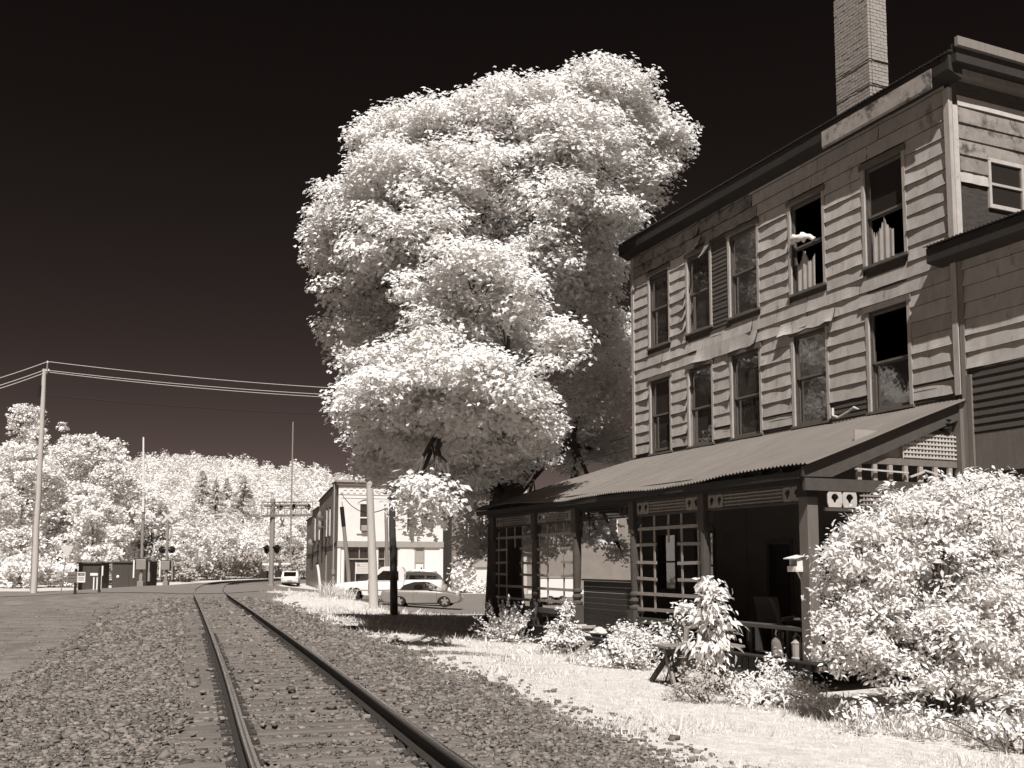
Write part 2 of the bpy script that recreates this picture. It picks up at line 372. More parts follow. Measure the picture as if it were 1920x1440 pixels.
# road: strip between its near and far edges, 3 cm above the ground sheet
NEAR = np.array([(-75, 62), (-26, 58), (-19, 52), (-16.3, 49.6), (-14.4, 51), (-13.2, 60), (-11.6, 62.5), (-9.5, 57), (-8, 51), (-6, 47.2), (-3, 45.6), (3, 44.6), (40, 42)])
FAR = np.array([(-75, 69.5), (-30, 69), (-24, 72), (-19.8, 77), (-18, 82.5), (-13, 80.5), (0, 79), (40, 77)])
rx = np.unique(np.concatenate([np.arange(-75, -28, 3), np.arange(-28, 4, .4), np.arange(4, 41, 3)])); tt = np.linspace(0, 1, 26)
yn = np.interp(rx, NEAR[:, 0], NEAR[:, 1]) + .15 * np.sin(rx * 3); yf = np.interp(rx, FAR[:, 0], FAR[:, 1])
RY = yn[None] * (1 - tt[:, None]) + yf[None] * tt[:, None]; RX = np.repeat(rx[None], len(tt), 0)
RZ = ground_z(RX, RY) + .022
ridx = np.arange(RX.size).reshape(RX.shape)
rf = np.stack([ridx[:-1, :-1], ridx[:-1, 1:], ridx[1:, 1:], ridx[1:, :-1]], -1).reshape(-1, 4)
tag(link_mesh('road', np_mesh('road', np.stack([RX, RY, RZ], -1).reshape(-1, 3), rf, True), 'asphalt'), kind='structure')

# ------------------------------------------------------------------ railway track
trk = empty('railroad_track', (TRK[0][0], TRK[0][1], 0)); tag(trk, 'single railway track curving right towards the level crossing', 'railroad track')
trk_off = np.array([TRK[0][0], TRK[0][1], 0])
A0, A1 = 2.0, ARC[-1] - 2
def sweep(offset, prof, a_list):
    V = []; Fc = []; k = len(prof)
    for a in a_list:
        p, d, nr = track_at(a)
        tz = float(track_z(p[1]))
        for (o, z) in prof: V.append((p[0] + nr[0] * (offset + o) - trk_off[0], p[1] + nr[1] * (offset + o) - trk_off[1], z + tz))
    for i in range(len(a_list) - 1):
        for j in range(k): Fc.append((i * k + j, i * k + (j + 1) % k, (i + 1) * k + (j + 1) % k, (i + 1) * k + j))
    return np.array(V), np.array(Fc)
al = np.concatenate([np.arange(A0, 70, .6), np.arange(70, A1, 1.0)])
RP = [(-.07, -.17), (.07, -.17), (.07, -.158), (.012, -.135), (.010, -.05), (.037, -.036), (.037, -.008), (.03, -.001), (-.03, -.001), (-.037, -.008), (-.037, -.036), (-.010, -.05), (-.012, -.135), (-.07, -.158)]
HP = [(-.030, .0), (.030, .0), (.031, .003), (-.031, .003)]
for s_ in (-1, 1):
    V, Fc = sweep(s_ * .752, RP, al); r = link_mesh('rail', np_mesh('rail', V, Fc[:, ::-1]), 'rail_rust', trk)
    V, Fc = sweep(s_ * .752, HP, al); link_mesh('running_surface', np_mesh('running_surface', V, Fc), 'rail_head', r)
def tie_mesh():
    b = MB(); n = 10; rs = np.random.default_rng(3)
    for i in range(n + 1):
        x = -1.3 + 2.6 * i / n; j = rs.normal(0, .006, 6)
        b.v += [(x, -.10 + j[0], -.36), (x, .10 + j[1], -.36), (x, .10 + j[2], -.195 + j[4]), (x, .082, -.178 + j[3]), (x, -.082, -.178 + j[5]), (x, -.10 + j[0], -.195)]
    for i in range(n):
        for k in range(6): b.f.append((i * 6 + k, i * 6 + (k + 1) % 6, (i + 1) * 6 + (k + 1) % 6, (i + 1) * 6 + k))
    b.f += [tuple(range(6))[::-1], tuple(n * 6 + k for k in range(6))]
    return b.mesh('tie', fix=True)
TIE = tie_mesh(); TIE.materials.append(M['tie_wood'])
pb = MB()
pb.box(-.17, .17, -.10, .10, -.185, -.168)
for sx in (-1, 1):
    for sy in (-1, 1): pb.box(sx * .10 - .014, sx * .10 + .014, sy * .055 - .014, sy * .055 + .014, -.17, -.142)
PLATE = pb.mesh('tie_plate'); PLATE.materials.append(M['plate_rust'])
TIES = []
a = 12.0; rs = random.Random(5)
while True:
    p, d, nr = track_at(a)
    if p[1] > 47.8: break
    if p[1] > 1.0:
        o = bpy.data.objects.new('tie', TIE); COL.objects.link(o); o.parent = trk
        ang = math.atan2(nr[1], nr[0]) + rs.gauss(0, .012)
        sh = rs.gauss(0, .05)
        o.location = (p[0] + nr[0] * sh - trk_off[0], p[1] + nr[1] * sh - trk_off[1], rs.gauss(-.004, .008)); o.rotation_euler = (0, 0, ang)
        TIES.append((p[0], p[1], nr[0], nr[1]))
        if p[1] < 24:
            for s_ in (-1, 1):
                q = bpy.data.objects.new('tie_plate', PLATE); COL.objects.link(q); q.parent = o; q.location = (s_ * .752 - sh, 0, 0)
    a += .47 + rs.gauss(0, .015)

# ballast stones: gravel nobody could count, one mesh of loose angular stones
def stones(name, P, S, rng, squash=.62):
    base = []
    for k in range(12):
        c = np.array([(x, y, z) for z in (-1, 1) for y in (-1, 1) for x in (-1, 1)], float)
        base.append((c * rng.uniform(.45, 1.0, (8, 3)) + rng.normal(0, .12, (8, 3))) * .55)
    base = np.array(base)
    n = len(P); B = base[rng.integers(0, 12, n)] * S[:, None, None] * np.stack([np.ones(n), rng.uniform(.6, 1, n), rng.uniform(.35, .65, n)], -1)[:, None, :]
    a = rng.uniform(0, 6.28, n); tl = rng.normal(0, .45, n)
    ca, sa, ct, st = np.cos(a), np.sin(a), np.cos(tl), np.sin(tl)
    x, y, z = B[..., 0], B[..., 1], B[..., 2]
    y2 = y * ct[:, None] - z * st[:, None]; z2 = y * st[:, None] + z * ct[:, None]
    V = np.stack([x * ca[:, None] - y2 * sa[:, None], x * sa[:, None] + y2 * ca[:, None], z2], -1) + P[:, None, :]
    q = np.array([(0, 2, 3, 1), (4, 5, 7, 6), (0, 1, 5, 4), (2, 6, 7, 3), (0, 4, 6, 2), (1, 3, 7, 5)])
    Fc = (np.arange(n)[:, None, None] * 8 + q[None]).reshape(-1, 4)
    return np_mesh(name, V.reshape(-1, 3), Fc)
def ballast():
    rng = np.random.default_rng(11); P = []; S = []
    for (y0, y1, dens, sm) in ((7.0, 9.5, 780, .033), (9.5, 13.5, 500, .038), (13.5, 20, 290, .046), (20, 32, 110, .062), (32, 47.5, 40, .085)):
        n = int(dens * (y1 - y0) * 8.4)
        y = rng.uniform(y0, y1, n); t = rng.uniform(-4.2, 4.2, n)
        x = np.interp(y, TRK[:, 1], TRK[:, 0]) + t * np.sqrt(1 + np.interp(y, TRK[:, 1], TDX) ** 2)
        keep = (x > -.55 * y - 1) & (x < .55 * y + 1) & (rng.uniform(0, 1, n) < np.where(t < 0, 1 - smst(3.0, 4.2, -t) * .85, 1 - smst(2.9, 3.9, t) * .92))
        keep &= (np.abs(np.abs(t) - .752) > .075) & ((np.abs(t) > 1.35) | (rng.uniform(0, 1, n) < .72))
        tn = np.array(TIES); on = np.zeros(n, bool)
        for (tx, ty, nx_, ny_) in TIES:
            if ty < y0 - 2 or ty > y1 + 2: continue
            dx, dy = x - tx, y - ty; along = dx * nx_ + dy * ny_; across = -dx * ny_ + dy * nx_
            on |= (np.abs(along) < 1.3) & (np.abs(across) < .125)
        keep &= ~(on & (rng.uniform(0, 1, n) > .07))
        x, y, t, on = x[keep], y[keep], t[keep], on[keep]; n = len(x)
        s = np.exp(rng.normal(math.log(sm), .36, n)) * 1.25
        z = ground_z(x, y) + np.where(on, .035, 0) + np.where((np.abs(t) < 1.35) & ~on, -.006, .004) + rng.uniform(-.01, .02, n)
        P.append(np.stack([x, y, z], -1)); S.append(s)
    # loose pale stones scattered on the lane at the left
    n = 1500; y = rng.uniform(6, 46, n); t = -3.6 - rng.exponential(1.6, n); x = np.interp(y, TRK[:, 1], TRK[:, 0]) + t
    P.append(np.stack([x, y, ground_z(x, y) + .005], -1)); S.append(np.exp(rng.normal(math.log(.04), .4, n)))
    return np.concatenate(P), np.concatenate(S), rng
P_, S_, r_ = ballast()
tag(link_mesh('ballast', stones('ballast', P_, S_, r_), 'stone'), 'grey crushed stone ballast around the rails', 'gravel', kind='stuff')

# ------------------------------------------------------------------ foliage generators
LEAF_MAPLE = (np.array([(0, -.5, 0), (.5, -.12, -.08), (.22, .02, .03), (0, .6, -.1), (-.22, .02, .03), (-.5, -.12, -.08)]), np.array([(0, 1, 2), (0, 2, 3), (0, 3, 4), (0, 4, 5)]))
LEAF_OVAL = (np.array([(0, -.5, 0), (.26, -.05, .07), (0, .55, -.04), (-.26, -.05, .07)]), np.array([(0, 1, 2), (0, 2, 3)]))
LEAF_POINT = (np.array([(0, -.5, 0), (.24, -.12, .06), (.17, .2, .03), (0, .62, -.10), (-.17, .2, .03), (-.24, -.12, .06), (0, 0, 0)]), np.array([(6, 0, 1), (6, 1, 2), (6, 2, 3), (6, 3, 4), (6, 4, 5), (6, 5, 0)]))
LEAF_CARD = (np.array([(0, -.5, 0), (.5, .05, .1), (-.05, .55, 0), (-.5, -.05, -.1)]), np.array([(0, 1, 2), (0, 2, 3)]))
BLADE = (np.array([(-.06, 0, 0), (.06, 0, 0), (0, 1, 0)]), np.array([(0, 1, 2)]))
def leaves(P, Nrm, S, shape, rng, upv=None):
    """orient the template: z along Nrm, y along a random (or given) direction in the leaf plane"""
    n = len(P); T, Fq = shape
    Nrm = Nrm / np.linalg.norm(Nrm, axis=1, keepdims=True)
    if upv is None: upv = rng.normal(0, 1, (n, 3))
    yv = upv - Nrm * np.sum(upv * Nrm, 1, keepdims=True); yv /= np.linalg.norm(yv, axis=1, keepdims=True) + 1e-9
    xv = np.cross(yv, Nrm)
    V = P[:, None] + S[:, None, None] * (xv[:, None] * T[None, :, 0, None] + yv[:, None] * T[None, :, 1, None] + Nrm[:, None] * T[None, :, 2, None])
    Fc = (np.arange(n)[:, None, None] * len(T) + Fq[None]).reshape(-1, Fq.shape[1])
    return V.reshape(-1, 3), Fc
def sphere_pts(n, rng):
    v = rng.normal(0, 1, (n, 3)); return v / np.linalg.norm(v, axis=1, keepdims=True)
def crown_points(clumps, per_area, size, rng, pad=(.42, .42, .17), shell=(.72, 1.02), sub_area=.55, nr=.28, nd=.62):
    P = []; Nn = []; subs = []
    for (c, r) in clumps:
        c = np.array(c, float); r = np.array(r, float); rm = np.prod(r) ** (1 / 3)
        area = 4 * math.pi * rm * rm; ns = max(6, int(area / sub_area)); d = sphere_pts(ns, rng)
        d[:, 2] = np.where((d[:, 2] < -.5) & (rng.uniform(0, 1, ns) < .6), -d[:, 2], d[:, 2])
        rad = rng.uniform(shell[0], shell[1], ns) * (1 + .12 * np.sin(7 * d[:, 0] + 3 * c[0]) * np.sin(6 * d[:, 2] + c[2]))
        sc = c + d * r * rad[:, None]; subs.append(sc)
        nl = int(area * per_area); k = rng.integers(0, ns, nl)
        g = np.clip(rng.normal(0, 1, (nl, 3)), -1.7, 1.7) * np.array(pad)
        # pads droop away from the clump centre
        P.append(sc[k] + g - np.stack([0 * g[:, 0], 0 * g[:, 0], .25 * (g[:, 0] ** 2 + g[:, 1] ** 2)], -1))
        nn = d[k] * nd + np.array([.02, -.30, .62]) + rng.normal(0, nr, (nl, 3)); Nn.append(nn)
    return np.concatenate(P), np.concatenate(Nn), subs
def limb(b, p0, p1, r0, r1, rng, n=6, sag=.3, seg=7):
    p0 = np.array(p0, float); p1 = np.array(p1, float); L = np.linalg.norm(p1 - p0)
    pts = []; w = rng.normal(0, .05 * L, 3)
    for i in range(n + 1):
        t = i / n; q = p0 * (1 - t) + p1 * t + w * math.sin(math.pi * t) + np.array([0, 0, sag * L * .25 * math.sin(math.pi * t)]) + (rng.normal(0, .012 * L, 3) if 0 < i < n else 0)
        pts.append(q)
    b.tube(pts, [r0 + (r1 - r0) * (i / n) ** .8 for i in range(n + 1)], seg); return pts

# ------------------------------------------------------------------ the derelict house (local x = along the facade away from the camera, y = outwards, z up)
D1 = ray(150, 1055); D1 /= np.linalg.norm(D1); HANG = math.atan2(D1[1], D1[0]); HC = np.array([8.754, 18.955, 0.0])
NO = np.array([-D1[1], D1[0], 0])         # outward
def hw(s, w, z): return HC + D1 * s + NO * w + np.array([0, 0, z])
house = empty('hotel_house', tuple(HC), HANG)
tag(house, 'derelict three-storey wooden house with peeling wide siding and long porch', 'house')
SL = 12.38; DEEP = 11.0; ZT = 11.3; ZG = -0.95
UP = [(10.33, 11.38), (8.25, 9.33), (6.18, 7.33), (3.74, 4.86), (1.28, 2.38)]
UPZ = (7.97, 10.12); LOZ = (4.76, 6.90)
GROUND_OPEN = [(10.2, 11.1, .75, 2.3), (8.35, 9.15, .55, 2.3), (5.2, 6.0, -.2, 1.95), (3.0, 3.9, .6, 2.2), (.9, 1.8, .7, 2.2)]
def wall_with_holes(name, s0, s1, z0, z1, holes, w0, w1, m, parent):
    xs_ = sorted({s0, s1, *[h[0] for h in holes], *[h[1] for h in holes]}); zs_ = sorted({z0, z1, *[h[2] for h in holes], *[h[3] for h in holes]})
    b = MB()
    for i in range(len(xs_) - 1):
        for j in range(len(zs_) - 1):
            cx, cz = (xs_[i] + xs_[i + 1]) / 2, (zs_[j] + zs_[j + 1]) / 2
            if any(h[0] < cx < h[1] and h[2] < cz < h[3] for h in holes): continue
            b.box(xs_[i], xs_[i + 1], w0, w1, zs_[j], zs_[j + 1])
    me = b.mesh(name); bm = bmesh.new(); bm.from_mesh(me); bmesh.ops.remove_doubles(bm, verts=bm.verts, dist=1e-4)
    seen = {}
    for f in list(bm.faces): seen.setdefault(tuple(sorted(v.index for v in f.verts)), []).append(f)
    bmesh.ops.delete(bm, geom=[f for fs in seen.values() if len(fs) > 1 for f in fs], context='FACES_ONLY'); bm.to_mesh(me); bm.free()
    return link_mesh(name, me, m, parent)
HOLES = [(a, b, *UPZ) for a, b in UP] + [(a, b, *LOZ) for a, b in UP]
front_wall = wall_with_holes('front_wall', 0, SL, 4.0, ZT, HOLES, -.16, 0, 'clapboard', house)
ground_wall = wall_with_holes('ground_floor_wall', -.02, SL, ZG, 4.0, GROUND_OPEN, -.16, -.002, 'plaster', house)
MB().box(SL - .16, SL, -DEEP, -.16, ZG, ZT).build('end_wall', 'siding_old', house)
near_wall = MB().box(0, .16, -DEEP, -.16, ZG, ZT).build('near_wall', 'tarpaper', house)
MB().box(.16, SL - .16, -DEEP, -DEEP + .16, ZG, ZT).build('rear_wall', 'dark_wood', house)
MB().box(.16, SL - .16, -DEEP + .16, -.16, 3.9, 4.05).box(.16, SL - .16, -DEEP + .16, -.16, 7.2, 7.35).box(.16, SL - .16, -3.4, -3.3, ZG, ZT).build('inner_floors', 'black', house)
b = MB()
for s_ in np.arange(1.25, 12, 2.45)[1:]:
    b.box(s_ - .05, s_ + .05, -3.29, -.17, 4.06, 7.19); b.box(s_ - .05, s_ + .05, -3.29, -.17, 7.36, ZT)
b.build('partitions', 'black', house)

# siding boards: wide courses, each board its own piece, warped and curling
rs = np.random.default_rng(21)
def board(parent, s0, s1, z0, z1, w=0.012, curl=(0, 0), warp=0.0, m='siding', torn=0.0, name='siding_board', nx=None, lap=.030):
    L = s1 - s0; nx = nx or max(4, min(14, int(L / .22))); nz = 4; V = []; Fc = []
    ph = rs.uniform(0, 6.28); ph2 = rs.uniform(0, 6.28)
    for j in range(nz + 1):
        zf = j / nz
        for i in range(nx + 1):
            xf = i / nx; s_ = s0 + L * xf
            k = (1 - zf)
            lift = lap * k + warp * k ** 2.2 * (.5 + .5 * math.sin(ph + s_ * 4.1)) * (.6 + .4 * math.sin(ph2 + s_ * 9))
            e0 = max(0, 1 - (s_ - s0) / .55); e1 = max(0, 1 - (s1 - s_) / .55)
            lift += (curl[0] * e0 ** 2 + curl[1] * e1 ** 2) * k ** 1.5
            dz = 0
            if j == 0: dz = torn * max(0, math.sin(ph + xf * 17)) * rs.uniform(.3, 1) + rs.normal(0, .003)
            V.append((s_ + (rs.normal(0, .006) if i in (0, nx) else 0), w + lift, z0 + (z1 - z0) * zf + dz))
    for j in range(nz):
        for i in range(nx):
            a_ = j * (nx + 1) + i; Fc.append((a_ + 1, a_, a_ + nx + 1, a_ + nx + 2))
    me = bpy.data.meshes.new(name); me.from_pydata(V, [], Fc); me.update()
    o = link_mesh(name, me, m, parent)
    so = o.modifiers.new('thickness', 'SOLIDIFY'); so.thickness = .026; so.offset = -1; so.material_offset_rim = 1; me.materials.append(M['board_edge_shade'])
    return o
PITCH_ROW = .325
rows = []; z = 4.80
while z < 11.05: rows.append(z); z += PITCH_ROW
def bare(s, zc):
    if 7.30 < s < 8.30 and 7.25 < zc < 10.3: return True
    if 8.2 < s < 9.4 and 7.30 < zc < 7.95: return True
    if 5.3 < s < 8.6 and 10.35 < zc < 10.6 and s > 6.0: return True
    if 6.9 < s < 8.6 and 10.35 < zc < 10.62: return True
    return False
for ri, z0 in enumerate(rows):
    z1 = z0 + PITCH_ROW + .05; zc = z0 + PITCH_ROW / 2
    segs = [(0.10, SL - .09)]
    for a_, b_ in UP:
        for zz in (UPZ, LOZ):
            if zz[0] - .10 < z1 - .06 and z0 < zz[1] + .06 and (min(z1, zz[1] + .1) - max(z0, zz[0] - .12)) > .14:
                ns_ = []
                for (p, q) in segs:
                    if q <= a_ - .08 or p >= b_ + .08: ns_.append((p, q))
                    else:
                        if a_ - .09 - p > .12: ns_.append((p, a_ - .09))
                        if q - b_ - .09 > .12: ns_.append((b_ + .09, q))
                segs = ns_
    fin = []
    for (p, q) in segs:
        while q - p > 2.9:
            L = rs.uniform(1.7, 2.6); fin.append((p, p + L)); p += L + .010
        fin.append((p, q))
    for (p, q) in fin:
        m_ = (p + q) / 2
        if z0 < 5.05 and not (11.4 < m_ or .9 > m_ > 9): 
            if rs.uniform() < .75 and m_ < 11.4: continue
        if bare(m_, zc) and q - p < 1.6: continue
        narrow = q - p < 1.25
        c0 = rs.uniform(0, .05) * (rs.uniform() < .3); c1 = rs.uniform(0, .04) * (rs.uniform() < .2)
        if 9.35 < m_ < 10.4 and zc > 7.9: c0 = rs.uniform(.04, .10) * (rs.uniform() < .7)
        if 8.2 < m_ < 10.4 and zc < 7: c0 = rs.uniform(.02, .07) * (rs.uniform() < .6)
        if narrow and rs.uniform() < .4: c0 *= 1.3
        wp = rs.uniform(.004, .034)
        mt_ = 'siding'; torn = 0
        if zc > 10.3 and m_ > 5.5: mt_ = 'siding_old'; torn = .05
        board(front_wall, p, q, z0, z1, curl=(c0, c1), warp=wp, m=mt_, torn=torn)
# torn loose pieces
board(front_wall, 6.2, 8.9, 7.02, 7.42, w=.05, curl=(.12, .10), warp=.05, torn=.05)
board(front_wall, 8.6, 9.3, 10.25, 10.62, w=.03, curl=(.22, .05), warp=.03, m='siding_old', torn=.06)
board(front_wall, 8.18, 8.42, 9.85, 10.35, w=.05, curl=(.25, .1), warp=.05, m='siding_old')
board(front_wall, 3.4, 5.3, 6.98, 7.3, w=.05, curl=(.05, .1), warp=.05, torn=.07)
# narrow old clapboards where the siding is gone
cb = []
def clap(parent, s0, s1, z0, z1, w=.0, pitch=.115, m='clapboard'):
    z = z0
    while z < z1 - .02:
        e0, e1 = rs.uniform(-.02, .02), rs.uniform(-.02, .02); t_ = rs.normal(0, .006)
        b = MB(); b.prism([(w + .002, z + pitch + .012), (w + .002, z - .004), (w + .026, z), (w + .009, z + pitch + .012)], s0 + e0, s1 + e1, axis='x')
        o = b.build('clapboard', m, parent); o.rotation_euler = (0, t_ * .2, 0); z += pitch
clap(front_wall, 7.36, 8.24, 7.15, 10.35); clap(front_wall, 8.28, 9.35, 7.25, 7.9); clap(front_wall, 6.6, 9.2, 10.3, 10.75)
for a_, b_ in ((9.42, 10.25), (7.42, 8.16), (4.95, 6.1), (2.45, 3.66), (.12, 1.2), (11.45, 12.3)): clap(front_wall, a_, b_, 4.62, 5.14, w=.004)
clap(front_wall, 1.3, 2.4, 7.35, 7.9)
# corner boards
MB().box(SL - .1, SL + .03, -.02, .075, 4.72, 11.0).build('corner_board', 'trim', house)
MB().box(-.03, .10, -.02, .085, 4.75, 10.95).build('corner_board', 'trim', house)
MB().box(-.05, -.001, -.14, -.003, 7.75, 10.6).build('corner_board', 'trim_white', house)

# windows: casing > sash, panes, shade
def window(s0, s1, z0, z1, shade=None, broken=False, openup=0.0, parent=house, curtain=False, recess=.13):
    c = MB(); t_ = .085
    c.box(s0 - t_, s0, -.155, .05, z0 - .02, z1 + .02).box(s1, s1 + t_, -.155, .05, z0 - .02, z1 + .02)
    win = c.build('window', 'trim', parent)  # jambs paler than head and sill: sun on the reveals painted into them
    MB().box(s0 - t_ - .03, s1 + t_ + .03, -.155, .075, z1 + .021, z1 + .15).build('window_head', 'trim_dark', win); MB().box(s0 - t_ - .03, s1 + t_ + .03, -.15, .085, z0 - .075, z0 - .021).build('sill', 'trim_dark', win)
    zm = (z0 + z1) / 2 + rs.uniform(-.06, .06); st = .055
    up = MB(); w0, w1 = -.075, -.035
    up.box(s0 + .002, s0 + st, w0, w1, zm, z1).box(s1 - st, s1 - .002, w0, w1, zm, z1).box(s0 + st, s1 - st, w0, w1, z1 - st, z1 - .002).box(s0 + st, s1 - st, w0, w1, zm - .02, zm + .03)
    up.build('upper_sash', 'trim_dark', win)
    lo = MB(); w0, w1 = -.12, -.08; zb = z0 + openup
    lo.box(s0 + .002, s0 + st, w0, w1, zb, zm + openup).box(s1 - st, s1 - .002, w0, w1, zb, zm + openup).box(s0 + st, s1 - st, w0, w1, zb + .002, zb + .075).box(s0 + st, s1 - st, w0, w1, zm - .05 + openup, zm - .022 + openup)
    lo.build('lower_sash', 'trim_dark', win)
    if not broken: MB().box(s0 + st, s1 - st, -.056, -.052, zm + .031, z1 - st - .001).build('pane', 'glass', win)
    if not curtain: MB().box(s0 + st, s1 - st, -.102, -.098, zb + .076, zm - .051 + openup).build('pane', 'glass', win)
    if shade:
        V = []; n = 6
        for i in range(n + 1):
            x = s0 + .05 + (s1 - s0 - .1) * i / n; y = -.15 + .012 * math.sin(i * 2.1 + s0)
            V += [(x, y, z1 - .02), (x, y + .004, z1 - (z1 - z0) * shade + .02 * math.sin(i * 1.7))]
        me = bpy.data.meshes.new('window_shade'); me.from_pydata(V, [], [(2 * i, 2 * i + 1, 2 * i + 3, 2 * i + 2) for i in range(n)]); me.update()
        o = link_mesh('window_shade', me, 'shade_cloth', win); sm = o.modifiers.new('t', 'SOLIDIFY'); sm.thickness = .004
    if curtain:
        V = []; n = 36
        for i in range(n + 1):
            x = s0 + (s1 - s0) * (.34 + .56 * i / n); top = zm - .10 - .34 * abs(math.sin(i * .12 + s0)) - .05 * math.sin(i * 1.9) - .03 * math.sin(i * 4.3); y = -.06 + .010 * math.sin(i * .62)
            V += [(x, y, top), (x, y + .01, z0 + .04)]
        me = bpy.data.meshes.new('torn_curtain'); me.from_pydata(V, [], [(2 * i, 2 * i + 1, 2 * i + 3, 2 * i + 2) for i in range(n)]); me.update()
        o = link_mesh('torn_curtain', me, 'curtain', win); sm = o.modifiers.new('t', 'SOLIDIFY'); sm.thickness = .004
    return win
window(*UP[0], *UPZ); window(*UP[1], *UPZ, shade=.52, openup=.0); window(*UP[2], *UPZ); w4 = window(*UP[3], *UPZ, broken=True, curtain=True); window(*UP[4], *UPZ, curtain=True)
window(*UP[0], *LOZ, openup=.05); window(*UP[1], *LOZ, shade=.5); window(*UP[2], *LOZ, openup=.0); window(*UP[3], *LOZ, shade=.5); window(*UP[4], *LOZ, broken=True)
# white rag blown out over the meeting rail of the broken window
V = []; nseg = 9
for i in range(nseg + 1):
    t_ = i / nseg; s_ = 4.84 - .78 * t_; r_ = .03 + .055 * abs(math.sin(2.2 * math.pi * t_ + .4)) + .03 * math.sin(math.pi * t_)
    zc = 9.22 + .16 * t_ * (1 - t_) * 4 * .6 - .12 * t_ + .03 * math.sin(9 * t_)
    for k in range(7):
        a_ = k / 7 * 2 * math.pi; V.append((s_, .02 + .10 * math.sin(math.pi * t_) + r_ * .7 * math.cos(a_) * (1 + .45 * math.sin(3 * a_ + 2 * i)), zc + r_ * math.sin(a_) * (1 + .4 * math.sin(2 * a_ + 3 * i))))
Fq = [(i * 7 + k, i * 7 + (k + 1) % 7, (i + 1) * 7 + (k + 1) % 7, (i + 1) * 7 + k) for i in range(nseg) for k in range(7)] + [tuple(range(7))[::-1], tuple(nseg * 7 + k for k in range(7))]
me = bpy.data.meshes.new('rag'); me.from_pydata(V, [], Fq); me.polygons.foreach_set('use_smooth', [True] * len(me.polygons)); me.update(); link_mesh('rag', me, 'cloth_white', w4)
# loose flashing strip under the lower siding
b = MB(); b.tube([(3.5, .10, 4.98), (3.46, .14, 4.80), (3.30, .12, 4.74), (2.95, .12, 4.84), (2.8, .13, 4.90), (2.68, .10, 4.84)], [.03, .035, .035, .03, .03, .012], 6); b.build('loose_flashing', 'trim_white', house)

# eave, roof, chimney
EV = .32
MB().prism([(-.02, 11.02), (EV, 11.14), (EV + .02, 11.16), (EV + .02, 11.46), (EV - .02, 11.46), (-.02, 11.36)], -.30, SL + .30, axis='x').build('eave', 'dark_wood', house)
MB().prism([(.34, 10.93), (EV + .045, 10.98), (EV + .045, 11.34), (EV + .021, 11.34), (EV + .021, 11.15), (.34, 11.11)], .12, 3.3, axis='x').build('eave_board', 'siding_old', house)
RPM = MB(); n = int((SL + .7) / .075) * 4
def corr(s0, s1, y0f, z0f, y1f, z1f, amp=.012, pitch=.075, sub=5, rows_=2):
    n = max(2, int((s1 - s0) / pitch * sub)); V = []; Fc = []
    for i in range(n + 1):
        s_ = s0 + (s1 - s0) * i / n; h = amp * math.sin(2 * math.pi * s_ / pitch)
        for j in range(rows_ + 1):
            t_ = j / rows_; y = y0f(s_) * (1 - t_) + y1f(s_) * t_; zz = z0f(s_) * (1 - t_) + z1f(s_) * t_; V.append((s_, y, zz + h))
    k = rows_ + 1
    for i in range(n):
        for j in range(rows_): Fc.append((i * k + j, i * k + j + 1, (i + 1) * k + j + 1, (i + 1) * k + j))
    return V, Fc
V, Fc = corr(-.34, SL + .34, lambda s: EV + .06, lambda s: 11.50, lambda s: -DEEP - .3, lambda s: 12.3, pitch=.09, sub=6)
me = bpy.data.meshes.new('main_roof'); me.from_pydata(V, [], Fc); me.update(); o = link_mesh('main_roof', me, 'tin_dark', house); o.modifiers.new('t', 'SOLIDIFY').thickness = .01
# cornice of the near wall
cn = MB().box(-.42, -.301, -DEEP, EV - .06, 11.28, 11.66).build('cornice', 'dark_wood', house)
MB().box(-.50, -.421, -DEEP, EV - .03, 11.56, 11.74).build('cornice_moulding', 'wood_grey', house)
MB().box(-.24, -.02, -DEEP, .02, 11.14, 11.27).build('frieze_moulding', 'wood_grey', house)
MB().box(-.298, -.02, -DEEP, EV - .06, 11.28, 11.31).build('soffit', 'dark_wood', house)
# near wall: a few wide boards over tar paper, small window
def near_board(y0, y1, z0, z1, m='siding_old', lap=.03):
    b = MB(); n = 6; V = []
    for j in (0, 1):
        for i in range(n + 1): V.append((-.012 - (lap if j == 0 else 0) - .008 * math.sin(i * 1.9 + z0 * 7) * (1 - j), y0 + (y1 - y0) * i / n, z0 + (z1 - z0) * j))
    me = bpy.data.meshes.new('siding_board'); me.from_pydata(V, [], [(i + 1, i, n + 1 + i, n + 2 + i) for i in range(n)]); me.update()
    o = link_mesh('siding_board', me, m, near_wall); so = o.modifiers.new('t', 'SOLIDIFY'); so.thickness = .014; so.offset = 0
z = 10.66
near_board(-5, -.16, 10.62, 10.84, 'trim_white')
for k in range(3): near_board(-5, -.16, 10.27 - k * .33, 10.64 - k * .33)
near_board(-.92, -.16, 9.28, 9.66)
near_board(-5, -2.0, 9.28, 9.66); near_board(-.92, -.16, 9.04, 9.30, 'trim_white')
nwin = MB().box(-.055, -.002, -.995, -.925, 8.62, 9.66).box(-.055, -.002, -1.94, -1.87, 8.62, 9.66).box(-.055, -.002, -1.87, -.995, 8.62, 8.70).box(-.056, -.002, -1.87, -.995, 9.58, 9.66).box(-.05, -.002, -1.87, -.995, 9.10, 9.15).build('window', 'trim_white', house)
MB().box(-.02, -.012, -1.87, -.995, 8.70, 9.58).build('pane', 'glass', nwin)
